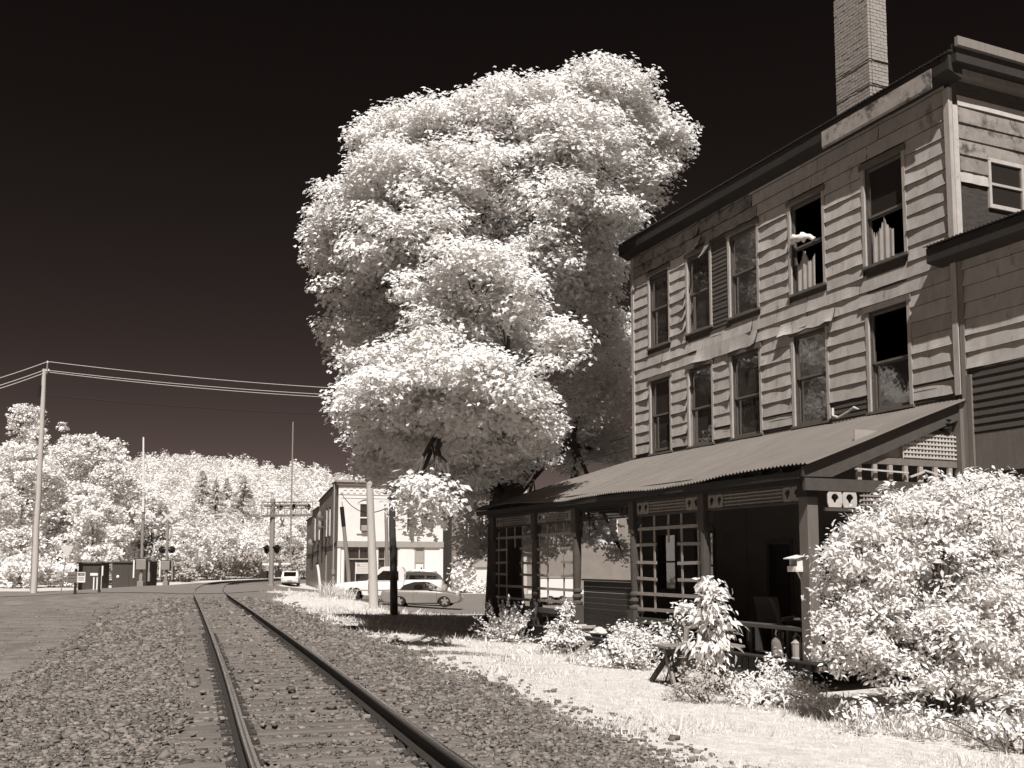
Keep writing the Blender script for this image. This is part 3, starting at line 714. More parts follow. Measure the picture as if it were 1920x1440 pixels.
# chimney of single bricks
CH = empty('chimney', (0, 0, 0), 0, house)
cs0, cs1, cw0, cw1, cz0, cz1 = 3.20, 4.33, -1.62, -1.05, 11.2, 15.4
MB().box(cs0 + .012, cs1 - .012, cw0 + .012, cw1 - .012, cz0, cz1).build('core', 'mortar', CH)
BH, BL, BJ = .072, .205, .012
def brick_mesh(L, D, H, name='brick'):
    b = MB().box(-L / 2, L / 2, -D / 2, D / 2, -H / 2, H / 2); me = b.mesh(name); me.materials.append(M['brick_chimney']); return me
BR = {}
def put_brick(x, y, z, L, along):
    key = (round(L, 3), along)
    if key not in BR: BR[key] = brick_mesh(L, .07, BH) if along == 's' else brick_mesh(.07, L, BH)
    o = bpy.data.objects.new('brick', BR[key]); COL.objects.link(o); o.parent = CH; o.location = (x, y, z); o.rotation_euler = (rs.normal(0, .01), rs.normal(0, .008), rs.normal(0, .012)); return o
nb = 0; z = 11.72; row = 0
other = MB()
while z < cz1 - .05:
    off = (row % 2) * .5
    # outer face
    x = cs0
    first = True
    while x < cs1 - .02:
        L = BL * (.5 if first and off else 1); L = min(L, cs1 - x); first = False
        if L > .04: put_brick(x + L / 2, cw1 - .03 + rs.normal(0, .003), z, L - BJ, 's'); nb += 1
        x += L
    y = cw0; first = True
    while y < cw1 - .08:
        L = BL * (.5 if first and not off else 1); L = min(L, cw1 - .075 - y); first = False
        if L > .04: put_brick(cs0 + .03 + rs.normal(0, .003), y + L / 2, z, L - BJ, 'w'); nb += 1
        y += L
    other.box(cs0 + .01, cs1, cw0 - .005, cw0 + .06, z - BH / 2, z + BH / 2).box(cs1 - .06, cs1 + .004, cw0 + .07, cw1 - .07, z - BH / 2, z + BH / 2)
    z += BH + BJ; row += 1
tag(other.build('brick_courses', 'brick_chimney', CH), kind='stuff')
for zz in (12.75, 13.35):
    b = MB().tube([(cs0 - .02, cw1 + .02, zz), (cs0 - .025, (cw0 + cw1) / 2, zz - .02), (cs0 - .02, cw0 - .05, zz - .01)], .012, 5); b.tube([(cs0 - .02, cw1 + .02, zz), (cs1, cw1 + .02, zz + .01)], .008, 5); b.build('tie_wire', 'wire_dark', CH)

# ---- extension on the near side
ext = empty('extension', (0, 0, 0), 0, house)
EXS = -5.0
ew = MB().box(EXS, -.06, -7, -.003, ZG, 7.45).build('extension_wall', 'clapboard', ext)
MB().prism([(-.03, 7.36), (.40, 7.40), (.42, 7.42), (.42, 7.70), (.38, 7.74), (-.03, 7.72)], EXS, .36, axis='x').build('extension_eave', 'dark_wood', ext)
V, Fc = corr(EXS, .40, lambda s: .47, lambda s: 7.745, lambda s: -7, lambda s: 8.5, pitch=.09)
me = bpy.data.meshes.new('extension_roof'); me.from_pydata(V, [], Fc); me.update(); o = link_mesh('extension_roof', me, 'tin_dark', ext); o.modifiers.new('t', 'SOLIDIFY').thickness = .01
z = 5.22
while z < 7.3:
    p = EXS
    while p < -.2:
        q = min(-.17, p + rs.uniform(1.8, 2.6));  q = -.17 if -.17 - q < .5 else q
        board(ext, p, q, z, z + .375, curl=(0, rs.uniform(0, .04)), warp=.02); p = q + .005
    z += .325
MB().box(-.165, -.055, 0, .07, 3.2, 7.36).build('corner_board', 'wood_grey', ext)
for k in range(13): pass
z = 3.98
while z < 5.2:
    MB().prism([(.006, z + .165), (.006, z), (.045, z + .004), (.016, z + .165)], EXS, -.28, axis='x').build('clapboard', 'clapboard', ext); z += .15
MB().box(EXS, -.27, .0, .03, 3.2, 3.95).build('base_panel', 'post_grey', ext)
MB().box(-.27, -.17, .0, .075, ZG, 5.1).build('drain_board', 'post_grey', ext)

# ------------------------------------------------------------------ porch
PW, PE = 3.6, 3.95                      # post line, eave line
PS = [15.0, 11.92, 9.35, 6.39, 3.51, 0.28]
FZ = -.25                               # porch floor
HIP = 15.55                             # far eave of the porch roof that wraps the end of the house
sag = lambda s: -.10 * math.sin(math.pi * min(max((s - .5) / 13, 0), 1)) + .03 * math.sin(s * 1.1)
def eave_z(s): return 3.24 + sag(s)
def top_w(s): return 0.02 if s < SL else .02 + (PE - .02) * (s - SL) / (HIP - SL)
def top_z(s):
    f = (top_w(s) - .02) / (PE - .02); return 4.66 * (1 - f) + eave_z(s) * f
proof = empty('porch_roof', (0, 0, 0), 0, house)
p = -.12; k = 0
while p < HIP - .15:
    q = min(p + .77, HIP - .03); dz = (k % 2) * .004 + rs.uniform(0, .002); de = rs.uniform(-.03, .03)
    V, Fc = corr(p - .03, q + .03, lambda s: PE + de, lambda s: eave_z(s) + dz, top_w, lambda s: top_z(s) + dz, amp=.019, pitch=.11, sub=6, rows_=3)
    V = [(x, y, z + .006 * math.sin(3 * x + 2 * y)) for x, y, z in V]
    me = bpy.data.meshes.new('tin_sheet'); me.from_pydata(V, [], Fc); me.update(); o = link_mesh('tin_sheet', me, 'tin', proof); m_ = o.modifiers.new('t', 'SOLIDIFY'); m_.thickness = .004
    p = q; k += 1
# the slope that wraps round the far end
V = []; Fc = []
n = 90
for i in range(n + 1):
    w_ = PE - (PE + 7) * i / n; h = .013 * math.sin(2 * math.pi * w_ / .0825)
    sx = SL + (HIP - SL) * max(0, (w_ - .02) / (PE - .02)); zt = 4.66 * (1 - (sx - SL) / (HIP - SL)) + 3.26 * ((sx - SL) / (HIP - SL))
    V += [(sx, w_, zt + h), (HIP + .35, w_, 3.20 + h)]
Fc = [(2 * i, 2 * i + 2, 2 * i + 3, 2 * i + 1) for i in range(n)]
me = bpy.data.meshes.new('end_slope'); me.from_pydata(V, [], Fc); me.update(); o = link_mesh('end_slope', me, 'tin_dark', proof); o.modifiers.new('t', 'SOLIDIFY').thickness = .006
MB().box(.0, HIP + .30, PE - .10, PE - .05, 3.00, 3.13).build('eave_fascia', 'dark_wood', proof)
b = MB()
for s_ in np.arange(.7, HIP - .4, .62):
    w_ = top_w(s_) ; b.bar((s_, PE - .12, eave_z(s_) - .10), (s_, w_ + .03, top_z(s_) - .11), .05, .12)
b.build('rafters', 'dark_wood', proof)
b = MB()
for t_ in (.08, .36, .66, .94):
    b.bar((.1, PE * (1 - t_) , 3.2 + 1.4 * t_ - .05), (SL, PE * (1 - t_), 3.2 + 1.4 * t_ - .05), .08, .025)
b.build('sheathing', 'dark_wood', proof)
porch = empty('porch', (0, 0, 0), 0, house)
MB().box(.02, HIP - .1, PW - .10, PW + .10, 2.93, 3.04).build('header_beam', 'dark_wood', porch)
# floor boards
z = 0
p = .0
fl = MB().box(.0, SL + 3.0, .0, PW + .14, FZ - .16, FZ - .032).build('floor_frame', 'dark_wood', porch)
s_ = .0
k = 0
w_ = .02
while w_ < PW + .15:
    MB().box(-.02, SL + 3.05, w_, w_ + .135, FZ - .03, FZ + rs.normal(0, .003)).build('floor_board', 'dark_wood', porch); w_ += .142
s_ = .1
while s_ < SL + 3.0:
    MB().box(s_, s_ + .17, PW + .16, PW + .18, ZG + .1, FZ - .05 + rs.normal(0, .02)).build('skirt_board', 'dark_wood', porch); s_ += .20
# posts
def turned_post(s):
    b = MB(); b.box(s - .14, s + .14, PW - .14, PW + .14, FZ, .40)
    b.lathe([(.135, .40), (.15, .43), (.15, .47), (.10, .50), (.085, .53), (.12, .57), (.14, .61), (.12, .66), (.085, .69), (.09, .71), (.125, .74), (.125, .78), (.085, .83), (.105, 1.2), (.115, 1.7), (.105, 2.14), (.10, 2.18)], (s, PW, 0), 14)
    b.box(s - .11, s + .11, PW - .11, PW + .11, 2.18, 2.93)
    o = b.build('post', 'porch_paint', porch)
    bk = MB()
    for sg in (-1, 1):
        bk.prism([(s + sg * .11, 2.55), (s + sg * .11, 2.15), (s + sg * .17, 2.20), (s + sg * .20, 2.34), (s + sg * .30, 2.42), (s + sg * .34, 2.55)][::sg], PW - .025, PW + .025, axis='y')
    bk.build('bracket', 'dark_wood', o, fix=True)
for s_ in PS[:-1]: turned_post(s_)
np_ = MB().box(PS[-1] - .12, PS[-1] + .12, PW - .12, PW + .12, FZ, 2.68).build('post', 'post_grey', porch, bevel=.008)
MB().box(PS[-1] - .13, PS[-1] + .13, PW - .13, PW + .13, 2.68, 2.93).build('post_head', 'dark_wood', np_)
MB().box(-.10, .13, 2.2, 2.45, FZ, .6).build('pedestal', 'dark_wood', porch)
# frieze: end panels with keyholes, rails and small spindles
def keyhole_panel(s0, s1, z0, z1, w, parent, m='porch_lattice'):
    cx, cz = (s0 + s1) / 2, (z0 + z1) / 2; r = .075; n = 16; V = []; Fc = []
    hw_, hh = (s1 - s0) / 2, (z1 - z0) / 2
    for k in range(n):
        a_ = 2 * math.pi * k / n + .01; ca, sa = math.cos(a_), math.sin(a_); t_ = min(hw_ / max(abs(ca), 1e-6), hh / max(abs(sa), 1e-6))
        V += [(cx + r * ca * (1 if sa > -.2 else .55), w, cz + .02 + r * sa * (1 if sa > 0 else 1.3)), (cx + t_ * ca, w, cz + t_ * sa)]
    for k in range(n): Fc.append((2 * k, 2 * k + 1, 2 * ((k + 1) % n) + 1, 2 * ((k + 1) % n)))
    me = bpy.data.meshes.new('keyhole_panel'); me.from_pydata(V, [], Fc); me.update(); o = link_mesh('keyhole_panel', me, m, parent); o.modifiers.new('t', 'SOLIDIFY').thickness = .02; return o
def frieze(s0, s1, dark=False):
    m = 'dark_wood' if dark else 'porch_lattice'
    f = MB().box(s0 + .14, s1 - .14, PW - .03, PW + .03, 2.575, 2.615).box(s0 + .14, s1 - .14, PW - .03, PW + .03, 2.90, 2.928).build('frieze', 'porch_paint' if not dark else 'dark_wood', porch)
    e = .26
    for (p_, q_) in ((s0 + .15, s0 + .15 + e), (s0 + .15 + e + .01, s0 + .15 + 2 * e), (s1 - .15 - e, s1 - .15), (s1 - .15 - 2 * e, s1 - .16 - e)):
        keyhole_panel(p_, q_, 2.62, 2.895, PW, f, m)
    a_, b_ = s0 + .17 + 2 * e, s1 - .17 - 2 * e
    for zz in (2.66, 2.73, 2.80, 2.865): MB().box(a_, b_, PW - .006, PW + .022, zz - .011, zz + .011).build('frieze_rail', m, f)
    sp = MB(); x = a_ + .02
    while x < b_: sp.box(x, x + .022, PW - .018, PW - .007, 2.62, 2.895); x += .058
    tag(sp.build('spindles', m, f), kind='stuff')
frieze(11.92, 15.0); frieze(9.35, 11.92); frieze(6.39, 9.35, True); frieze(3.51, 6.39); frieze(.28, 3.51)
def slat(p0, p1, a_=.062, b_=.022, m='porch_lattice', par=None):
    return MB().bar(p0, p1, a_, b_, up=(0, 1, 0)).build('lattice_slat', m, par)
def lattice(s0, s1):
    lt = empty('trellis', (0, 0, 0), 0, porch); L = s1 - s0; J = lambda: rs.normal(0, .012)
    fx = [.09, .31, .50, .70, .91]; vx = [s0 + L * f for f in fx]
    for i, x in enumerate(vx):
        lo = 1.95 if i == 2 else .36 + J()
        slat((x + J(), PW - .012, lo), (x + J(), PW - .012, 2.58), par=lt)
    for zz in (2.27, .78, .44): slat((s0 + L * .04, PW + .012, zz + J()), (s1 - L * .04, PW + .012, zz + J()), .075, par=lt)
    for zz in (1.90, 1.50, 1.14):
        slat((s0 + L * .05, PW + .012, zz + J()), (s0 + L * .36, PW + .012, zz + J()), .07, par=lt); slat((s0 + L * .66, PW + .012, zz + J()), (s1 - L * .04, PW + .012, zz + J()), .07, par=lt)
    MB().box(s0 + .14, s1 - .14, PW - .05, PW + .05, .10, .24).build('bottom_rail', 'porch_paint', lt)
    for f in (.3, .7): MB().box(s0 + L * f - .03, s0 + L * f + .03, PW - .03, PW + .03, FZ, .098).build('rail_leg', 'porch_paint', lt)
lattice(11.92, 15.0); lattice(9.35, 11.92); lattice(3.51, 6.39)
# closed board wall in the entrance bay
bw = empty('half_wall', (0, 0, 0), 0, porch); 
zz = FZ + .02
while zz < .90: MB().box(6.55, 9.2, PW - .14, PW - .11, zz, zz + .135).build('wall_board', 'dark_wood', bw); zz += .14
MB().box(6.5, 9.22, PW - .2, PW - .05, zz + .005, zz + .05).build('wall_cap', 'dark_wood', bw)
MB().box(6.55, 6.95, PW - .25, PW - .21, FZ, 1.25).build('gate_post', 'dark_wood', bw)
# bench board across the near bay
MB().box(.42, 3.35, PW - .22, PW + .10, .27, .335).build('rail_plank', 'porch_paint', porch)
for s_ in (1.0, 2.1, 3.1): MB().box(s_ - .04, s_ + .04, PW - .12, PW - .04, FZ, .268).build('plank_leg', 'dark_wood', porch)
# near gable end of the porch
ge = empty('porch_gable', (0, 0, 0), 0, porch)
GS = .0
MB().prism([(PE - .02, 3.02), (PE - .02, 3.20), (.05, 4.60), (.05, 4.28), (3.3, 3.03)], GS - .02, GS + .05, axis='x').build('barge_rafter', 'porch_paint', ge)
MB().box(GS - .01, GS + .06, .1, PE - .05, 2.78, 3.00).build('tie_beam', 'porch_paint', ge)
MB().box(GS + .061, GS + .11, .1, 2.55, 3.32, 3.44).build('gable_rail', 'post_grey', ge)
MB().box(GS + .061, GS + .10, .1, 1.6, 3.96, 4.01).build('gable_rail', 'porch_paint', ge)
for i, y in enumerate(np.linspace(.35, 2.6, 7)): MB().box(GS + .04, GS + .10, y - .045, y + .045, 3.01, 3.31).build('gable_stud', 'paint_grey', ge)
MB().bar((GS - .02, 2.75, 3.20), (GS - .02, 1.5, 3.17), .05, .03).build('loose_slat', 'trim_white', ge); MB().bar((GS - .02, 1.45, 3.09), (GS - .02, 1.1, 3.20), .05, .03).build('loose_slat', 'trim_white', ge); MB().bar((GS - .02, 1.1, 3.23), (GS - .02, .12, 3.04), .05, .03).build('loose_slat', 'trim_white', ge)
lt = MB()
for y in np.arange(.12, 1.5, .085): lt.box(GS + .065, GS + .075, y, y + .036, 3.45, 3.95)
for zz in np.arange(3.47, 3.93, .085): lt.box(GS + .052, GS + .064, .12, 1.5, zz, zz + .036)
tag(lt.build('lattice_panel', 'trim_white', ge), kind='stuff')
MB().box(GS + .14, GS + .16, .02, 2.6, 3.45, 3.95).box(GS + .14, GS + .16, .02, 1.35, 3.951, 4.15).build('gable_back', 'paint_grey', ge)
b = MB(); b.lathe([(.05, 4.02), (.13, 4.06), (.09, 4.10), (.14, 4.15), (.10, 4.19), (.13, 4.23), (.07, 4.28)], (GS + .08, .42, 0), 10); b.build('finial', 'black', ge)
MB().box(-.06, .12, .0, .16, 2.4, 4.58).build('wall_post', 'post_grey', ge)
gf_ = MB().box(GS, GS + .05, .15, PW - .15, 2.42, 2.48).build('end_frieze', 'porch_paint', ge)
for i in range(2):
    p_ = PW - .2 - .34 * (i + 1)
    cxx = MB(); 
    V = []; Fc = []; n = 16; cy_, cz_ = p_ + .17, 2.63
    for k in range(n):
        a_ = 2 * math.pi * k / n + .01; ca, sa = math.cos(a_), math.sin(a_); t_ = min(.165 / max(abs(ca), 1e-6), .14 / max(abs(sa), 1e-6))
        V += [(GS + .02, cy_ + .085 * ca * (1 if sa > -.2 else .55), cz_ + .02 + .085 * sa), (GS + .02, cy_ + t_ * ca, cz_ + t_ * sa)]
    for k in range(n): Fc.append((2 * k, 2 * k + 1, 2 * ((k + 1) % n) + 1, 2 * ((k + 1) % n)))
    me = bpy.data.meshes.new('keyhole_panel'); me.from_pydata(V, [], Fc); me.update(); o = link_mesh('keyhole_panel', me, 'trim_white', gf_); o.modifiers.new('t', 'SOLIDIFY').thickness = .02
sp = MB()
for y in np.arange(.2, PW - 1.0, .075): sp.box(GS + .015, GS + .027, y, y + .032, 2.485, 2.77)
for zz in (2.54, 2.62, 2.70): sp.box(GS + .002, GS + .014, .2, PW - .95, zz, zz + .03)
tag(sp.build('spindles', 'porch_lattice', gf_), kind='stuff')
# ground-floor openings behind the porch
for i, (a_, b_, c_, d_) in enumerate(GROUND_OPEN):
    t_ = .09; c = MB(); c.box(a_ - t_, a_, -.10, .03, c_, d_ + .02).box(b_, b_ + t_, -.10, .03, c_, d_ + .02).box(a_ - t_, b_ + t_, -.10, .04, d_ + .021, d_ + .13)
    if i == 2:
        dr = c.build('door', 'porch_paint', house); MB().box(a_ + .002, b_ - .002, -.12, -.08, c_, d_).build('door_leaf', 'dark_wood', dr); MB().box(a_ + .15, b_ - .15, -.079, -.07, .7, 1.8).build('door_panel', 'black', dr)
    else:
        c.box(a_ - t_ - .03, b_ + t_ + .03, -.10, .05, c_ - .06, c_ - .001); w_ = c.build('window', 'porch_paint', house)
        MB().box(a_, b_, -.09, -.05, (c_ + d_) / 2 - .025, (c_ + d_) / 2 + .025).build('meeting_rail', 'porch_paint', w_); MB().box(a_ + .001, b_ - .001, -.12, -.115, c_, d_).build('pane', 'glass', w_)
        if i in (1, 3): MB().box(a_ + .05, b_ - .05, -.14, -.13, c_ + .9, d_).build('window_shade', 'shade_cloth', w_)
for s_ in (2.35, 4.45, 6.9): MB().box(s_ - .012, s_ + .012, -.001, .012, FZ, 3.9).build('panel_batten', 'plaster', house)
# porch chimney-breast shadow box and steps
MB().box(6.6, 9.1, PW + .18, PW + .95, ZG + .1, -.52).build('step', 'dark_wood', porch); MB().box(6.6, 9.1, PW + .18, PW + .55, -.519, -.32).build('step', 'dark_wood', porch)

# ------------------------------------------------------------------ the big maple
def px_clump(u, v, Y, ru, rv, ry): return (atY(u, v, Y), (ru * Y / F, ry, rv * Y / F))
MC = [(1010, 215, 31, 120, 66, 2.6), (1130, 212, 32, 115, 62, 2.8), (1225, 262, 33, 75, 66, 2.2), (930, 230, 30, 100, 75, 2.4), (1080, 270, 29.5, 140, 75, 2.4),
      (1190, 350, 33, 90, 60, 2.2), (800, 255, 30, 85, 62, 2.2), (730, 275, 31, 75, 70, 2.2), (880, 330, 28.5, 125, 70, 2.2), (740, 355, 29, 105, 75, 2.2),
      (655, 415, 30, 75, 75, 2.2), (612, 470, 30.5, 48, 55, 1.6), (720, 455, 28.5, 105, 72, 2.0), (1010, 385, 28.8, 115, 65, 2.0), (1110, 400, 30, 105, 60, 2.0), (840, 430, 28, 85, 55, 1.8), (1000, 290, 30.5, 120, 90, 2.4), (840, 300, 31, 120, 90, 2.6),
      (890, 505, 26.5, 85, 55, 1.6), (965, 560, 26.8, 70, 72, 1.5), (800, 560, 28, 70, 62, 1.6), (1020, 480, 28.8, 70, 48, 1.5),
      (680, 555, 31, 85, 80, 2.0), (660, 640, 31.5, 62, 55, 1.8), (740, 645, 31, 80, 60, 1.8), (850, 615, 29.5, 80, 50, 1.5), (940, 640, 30, 80, 60, 1.8), (900, 560, 30.5, 110, 90, 2.2),
      (840, 700, 24.6, 95, 52, 1.5), (735, 745, 25.5, 90, 58, 1.5), (940, 735, 25, 95, 60, 1.5), (672, 765, 26.5, 52, 48, 1.2), (860, 780, 25.6, 110, 50, 1.4), (1000, 780, 26, 55, 52, 1.1), (1055, 650, 26, 46, 52, 1.1),
      (1105, 560, 33.5, 75, 85, 2.0), (1150, 650, 34.5, 65, 85, 2.0), (1105, 750, 34.5, 80, 80, 2.0), (1150, 840, 35.5, 60, 55, 1.6), (1060, 540, 31.5, 65, 60, 1.6), (1070, 850, 35, 60, 45, 1.5), (1140, 490, 33.5, 60, 60, 1.8),
      (740, 850, 30.5, 75, 40, 1.4), (900, 835, 30, 105, 42, 1.5), (820, 875, 31, 90, 42, 1.4), (1000, 845, 31, 60, 35, 1.2), (690, 820, 29.5, 50, 40, 1.2),
      (792, 925, 22.4, 50, 38, .75), (760, 945, 22.6, 28, 22, .4), (835, 945, 22.7, 20, 26, .4), (795, 985, 23.3, 30, 18, .35), (1110, 190, 32, 110, 55, 2.4), (865, 945, 35, 42, 50, 1.1), (890, 1015, 35.5, 34, 40, 1.0), (950, 900, 34.5, 30, 25, .8), (1120, 1000, 36.5, 34, 28, .9), (1165, 1035, 36.8, 18, 22, .6), (760, 900, 31, 60, 35, 1.2), (690, 700, 30, 60, 55, 1.5), (950, 985, 38, 26, 40, .9), (985, 1010, 38.5, 30, 45, 1.0), (1040, 1000, 38.5, 36, 50, 1.1), (1085, 985, 38, 26, 30, .8), (1000, 470, 30.5, 150, 100, 2.2), (780, 470, 30.5, 140, 90, 2.2), (1000, 640, 30, 70, 70, 1.6), (840, 720, 26.6, 105, 58, 1.5), (735, 760, 27.2, 90, 52, 1.4), (930, 750, 27, 95, 55, 1.5), (765, 830, 27.6, 85, 36, 1.2), (880, 835, 27.6, 95, 34, 1.2), (960, 815, 28, 65, 40, 1.1), (830, 640, 27.2, 100, 55, 1.5), (740, 690, 27.6, 85, 55, 1.4), (780, 862, 29.5, 85, 30, 1.2), (860, 885, 30.5, 80, 34, 1.2), (935, 872, 30, 60, 30, 1.0), (715, 872, 30.5, 45, 32, 1.0), (850, 925, 31.5, 55, 30, 1.0), (1010, 815, 29, 50, 40, 1.0)]
rng = np.random.default_rng(42)
clumps = [px_clump(*c) for c in MC]
# lobes between neighbouring clumps and around every clump give an uneven outline
lobes = []
for i in range(len(clumps)):
    for j in range(i):
        ci, cj = np.array(clumps[i][0]), np.array(clumps[j][0]); dd = np.linalg.norm((ci - cj) * np.array([1, .6, 1]))
        if .8 < dd < 3.0 and rng.uniform() < .38:
            t_ = rng.uniform(.35, .65); rr_ = (np.array(clumps[i][1]) + np.array(clumps[j][1])) * .5 * rng.uniform(.32, .5)
            lobes.append((ci * t_ + cj * (1 - t_) + np.array([rng.normal(0, .25), -rr_[1] * rng.uniform(.5, 1.6), rng.normal(0, .25)]), rr_))
for (c, r) in clumps:
    lobes.append((c, np.array(r) * .86))
    for k in range(9):
        d = sphere_pts(1, rng)[0]; d[1] = -abs(d[1]) * .9; lobes.append((np.array(c) + d * np.array(r) * rng.uniform(.72, .9), np.array(r) * rng.uniform(.18, .36)))
P, Nn, subs = crown_points(lobes, 70, .2, rng, pad=(.21, .21, .10), sub_area=.26, nr=.28, nd=.42)
uu = PX + F * P[:, 0] / P[:, 1]; vv_ = YH - F * (P[:, 2] - EYE) / P[:, 1]; kk = ~((uu < 596) & (vv_ > 640)); P, Nn = P[kk], Nn[kk]
S = rng.uniform(.11, .18, len(P))
maple = empty('maple_tree', (-.25, 34.6, gz(-.25, 34.6))); tag(maple, 'huge white-leaved maple tree towering behind the end of the porch', 'tree')
mo = np.array(maple.location)
Pi, Ni, _ = crown_points([(c, np.array(r) * .7) for c, r in clumps], 34, .2, rng, pad=(.3, .3, .2), sub_area=.5, shell=(.2, .9))
V, Fc = leaves(P - mo, Nn, S, LEAF_MAPLE, rng); Vi, Fi = leaves(Pi - mo, Ni, rng.uniform(.2, .32, len(Pi)), LEAF_OVAL, rng); Fc = np.concatenate([Fc, Fi + len(V)]); V = np.concatenate([V, Vi]); link_mesh('crown', np_mesh('crown', V, Fc), 'leaf_maple', maple)
print('maple leaves', len(P))
b = MB(); base = np.array([0, 0, -.2])
b.tube([base, (0.02, 0, .5), (-.02, 0, 2.2), (.05, -.1, 4.2), (.15, -.3, 5.6)], [.95, .72, .60, .62, .50], 12)
fork = np.array([.1, -.2, 4.6])
hubs = [((-2.2, -2.5, 8.2), .34), ((1.6, -2.2, 9.5), .36), ((.2, -3.5, 10.5), .36), ((-3.2, -4.2, 11.0), .26), ((.3, -5.6, 6.2), .22), ((2.3, -1.2, 6.4), .22), ((-1.8, -6, 6.0), .2)]
hp = []
for h, r in hubs: limb(b, fork, h, r * 1.1, r * .55, rng, n=7, sag=.35); hp.append(np.array(h))
for (c, rr) in clumps:
    c2 = np.array(c) - mo; j = int(np.argmin([np.linalg.norm(c2 - h) + 2 * max(0, h[2] - c2[2]) for h in hp])); L = np.linalg.norm(c2 - hp[j])
    pts = limb(b, hp[j], c2, .10, .035, rng, n=6, sag=.2, seg=6)
    for k in range(5):
        d = sphere_pts(1, rng)[0]; e = c2 + d * np.array(rr) * .85; limb(b, pts[rng.integers(3, 7)], e, .03, .010, rng, n=4, sag=.1, seg=5)
b.build('trunk', 'bark', maple, smooth=True)

# ------------------------------------------------------------------ generic trees behind the crossing
def rtree(name, label, u, vtop, Yd, rad, rng, aspect=1.0, leaf=.28, dens=25.0, m='leaf_far', cat='tree', group=None, low=.12, nl=11):
    x = (u - PX) / F * Yd; zb = gz(x, Yd); ztop = atY(u, vtop, Yd)[2]; H = max(ztop - zb, 1.5)
    o = empty(name, (x, Yd, zb)); tag(o, label, cat, group)
    cl = []
    for k in range(nl):
        f = (k + .5) / nl; z = H * (low + (1 - low) * f) ; prof = math.sin(math.pi * min(.97, .18 + .80 * f) ** 1.0) ** .7
        a_ = k * 2.4 + rng.uniform(0, 1); rr = rad * prof
        r_ = rad * rng.uniform(.34, .5) * (1 - .25 * f)
        z = min(z, H - r_ * aspect * .8)
        cl.append((np.array([math.cos(a_) * (rr - r_ * .6), math.sin(a_) * (rr - r_ * .6), z]), np.array([r_, r_, r_ * .8 * aspect])))
    cl.append((np.array([0, 0, H * .5]), np.array([rad * .6, rad * .6, H * .34])))
    P, Nn, _ = crown_points(cl, dens, leaf, rng, pad=(leaf * .9, leaf * .9, leaf * .45), sub_area=leaf * leaf * 5)
    P = P[P[:, 2] > .05] if cat == 'shrub' else P[P[:, 2] > H * low * .5]; Nn = Nn[:len(P)]
    V, Fc = leaves(P, Nn, rng.uniform(.6, 1.25, len(P)) * leaf, LEAF_CARD, rng); link_mesh('crown', np_mesh('crown', V, Fc), m, o)
    b = MB(); r0 = .018 * H if cat == 'tree' else .04
    b.tube([(0, 0, -.3), (.03 * H * .2, 0, H * .3), (0, 0, H * .75)], [r0, r0 * .7, r0 * .25], 7)
    for (c, r_) in cl[:6]: limb(b, (0, 0, c[2] * .55), c, r0 * .4, r0 * .1, rng, n=4, seg=5)
    b.build('trunk', 'bark', o, smooth=True); return o
rng = np.random.default_rng(5)
rtree('broadleaf_tree', 'broad round pale tree rising right of the tall utility pole', 160, 815, 100, 5.6, rng, nl=16)
rtree('broadleaf_tree', 'pale leafy tree at the left picture edge, partly behind the utility pole', 40, 835, 94, 5.0, rng, nl=14)
rtree('poplar_tree', 'tall upright tree whose crown tops the woods beside the utility pole', 50, 757, 122, 4.4, rng, aspect=1.8, m='leaf_far', nl=14)
rtree('poplar_tree', 'slim pointed tree top showing just right of the utility pole', 113, 788, 124, 1.5, rng, aspect=2.2, nl=8)
rtree('broadleaf_tree', 'round pale tree stepping down to the hill ridge line', 222, 858, 112, 4.6, rng, nl=13)
rtree('broadleaf_tree', 'tree with dark gaps above the dark shed', 175, 930, 92, 3.6, rng, nl=11)
rtree('broadleaf_tree', 'pale tree behind the left crossing mast', 285, 925, 112, 4.4, rng, nl=12)
rtree('broadleaf_tree', 'loose open tree behind the crossbuck with round lamps', 345, 940, 118, 4.2, rng, dens=17, nl=12)
rtree('broadleaf_tree', 'low pale tree right at the bend of the track', 430, 985, 135, 5.0, rng, nl=12)
rtree('broadleaf_tree', 'pale tree seen between cantilever signal and brick building', 550, 975, 140, 5.0, rng, nl=12)
for i, (u, v, Yd, r, lab) in enumerate([(455, 1032, 124, 3.4, 'grey shrub left of the cantilever mast beyond the rails'), (545, 1040, 122, 2.6, 'grey shrub above the parked white car'), (400, 1052, 120, 2.2, 'small grey shrub beside the far bend of the rails'),
        (338, 1050, 108, 2.2, 'shrub at the foot of the crossbuck with round lamps'), (100, 1055, 84, 3.0, 'low dark shrub behind the triangular sign'), (45, 1040, 82, 3.2, 'low dark shrub at the foot of the utility pole')]):
    rtree('shrub', lab, u, v, Yd, r, rng, leaf=.32, dens=17, m='leaf_dim' if i < 4 else 'leaf_far', cat='shrub', group='shrubs at the foot of the hill', low=.15, nl=7)
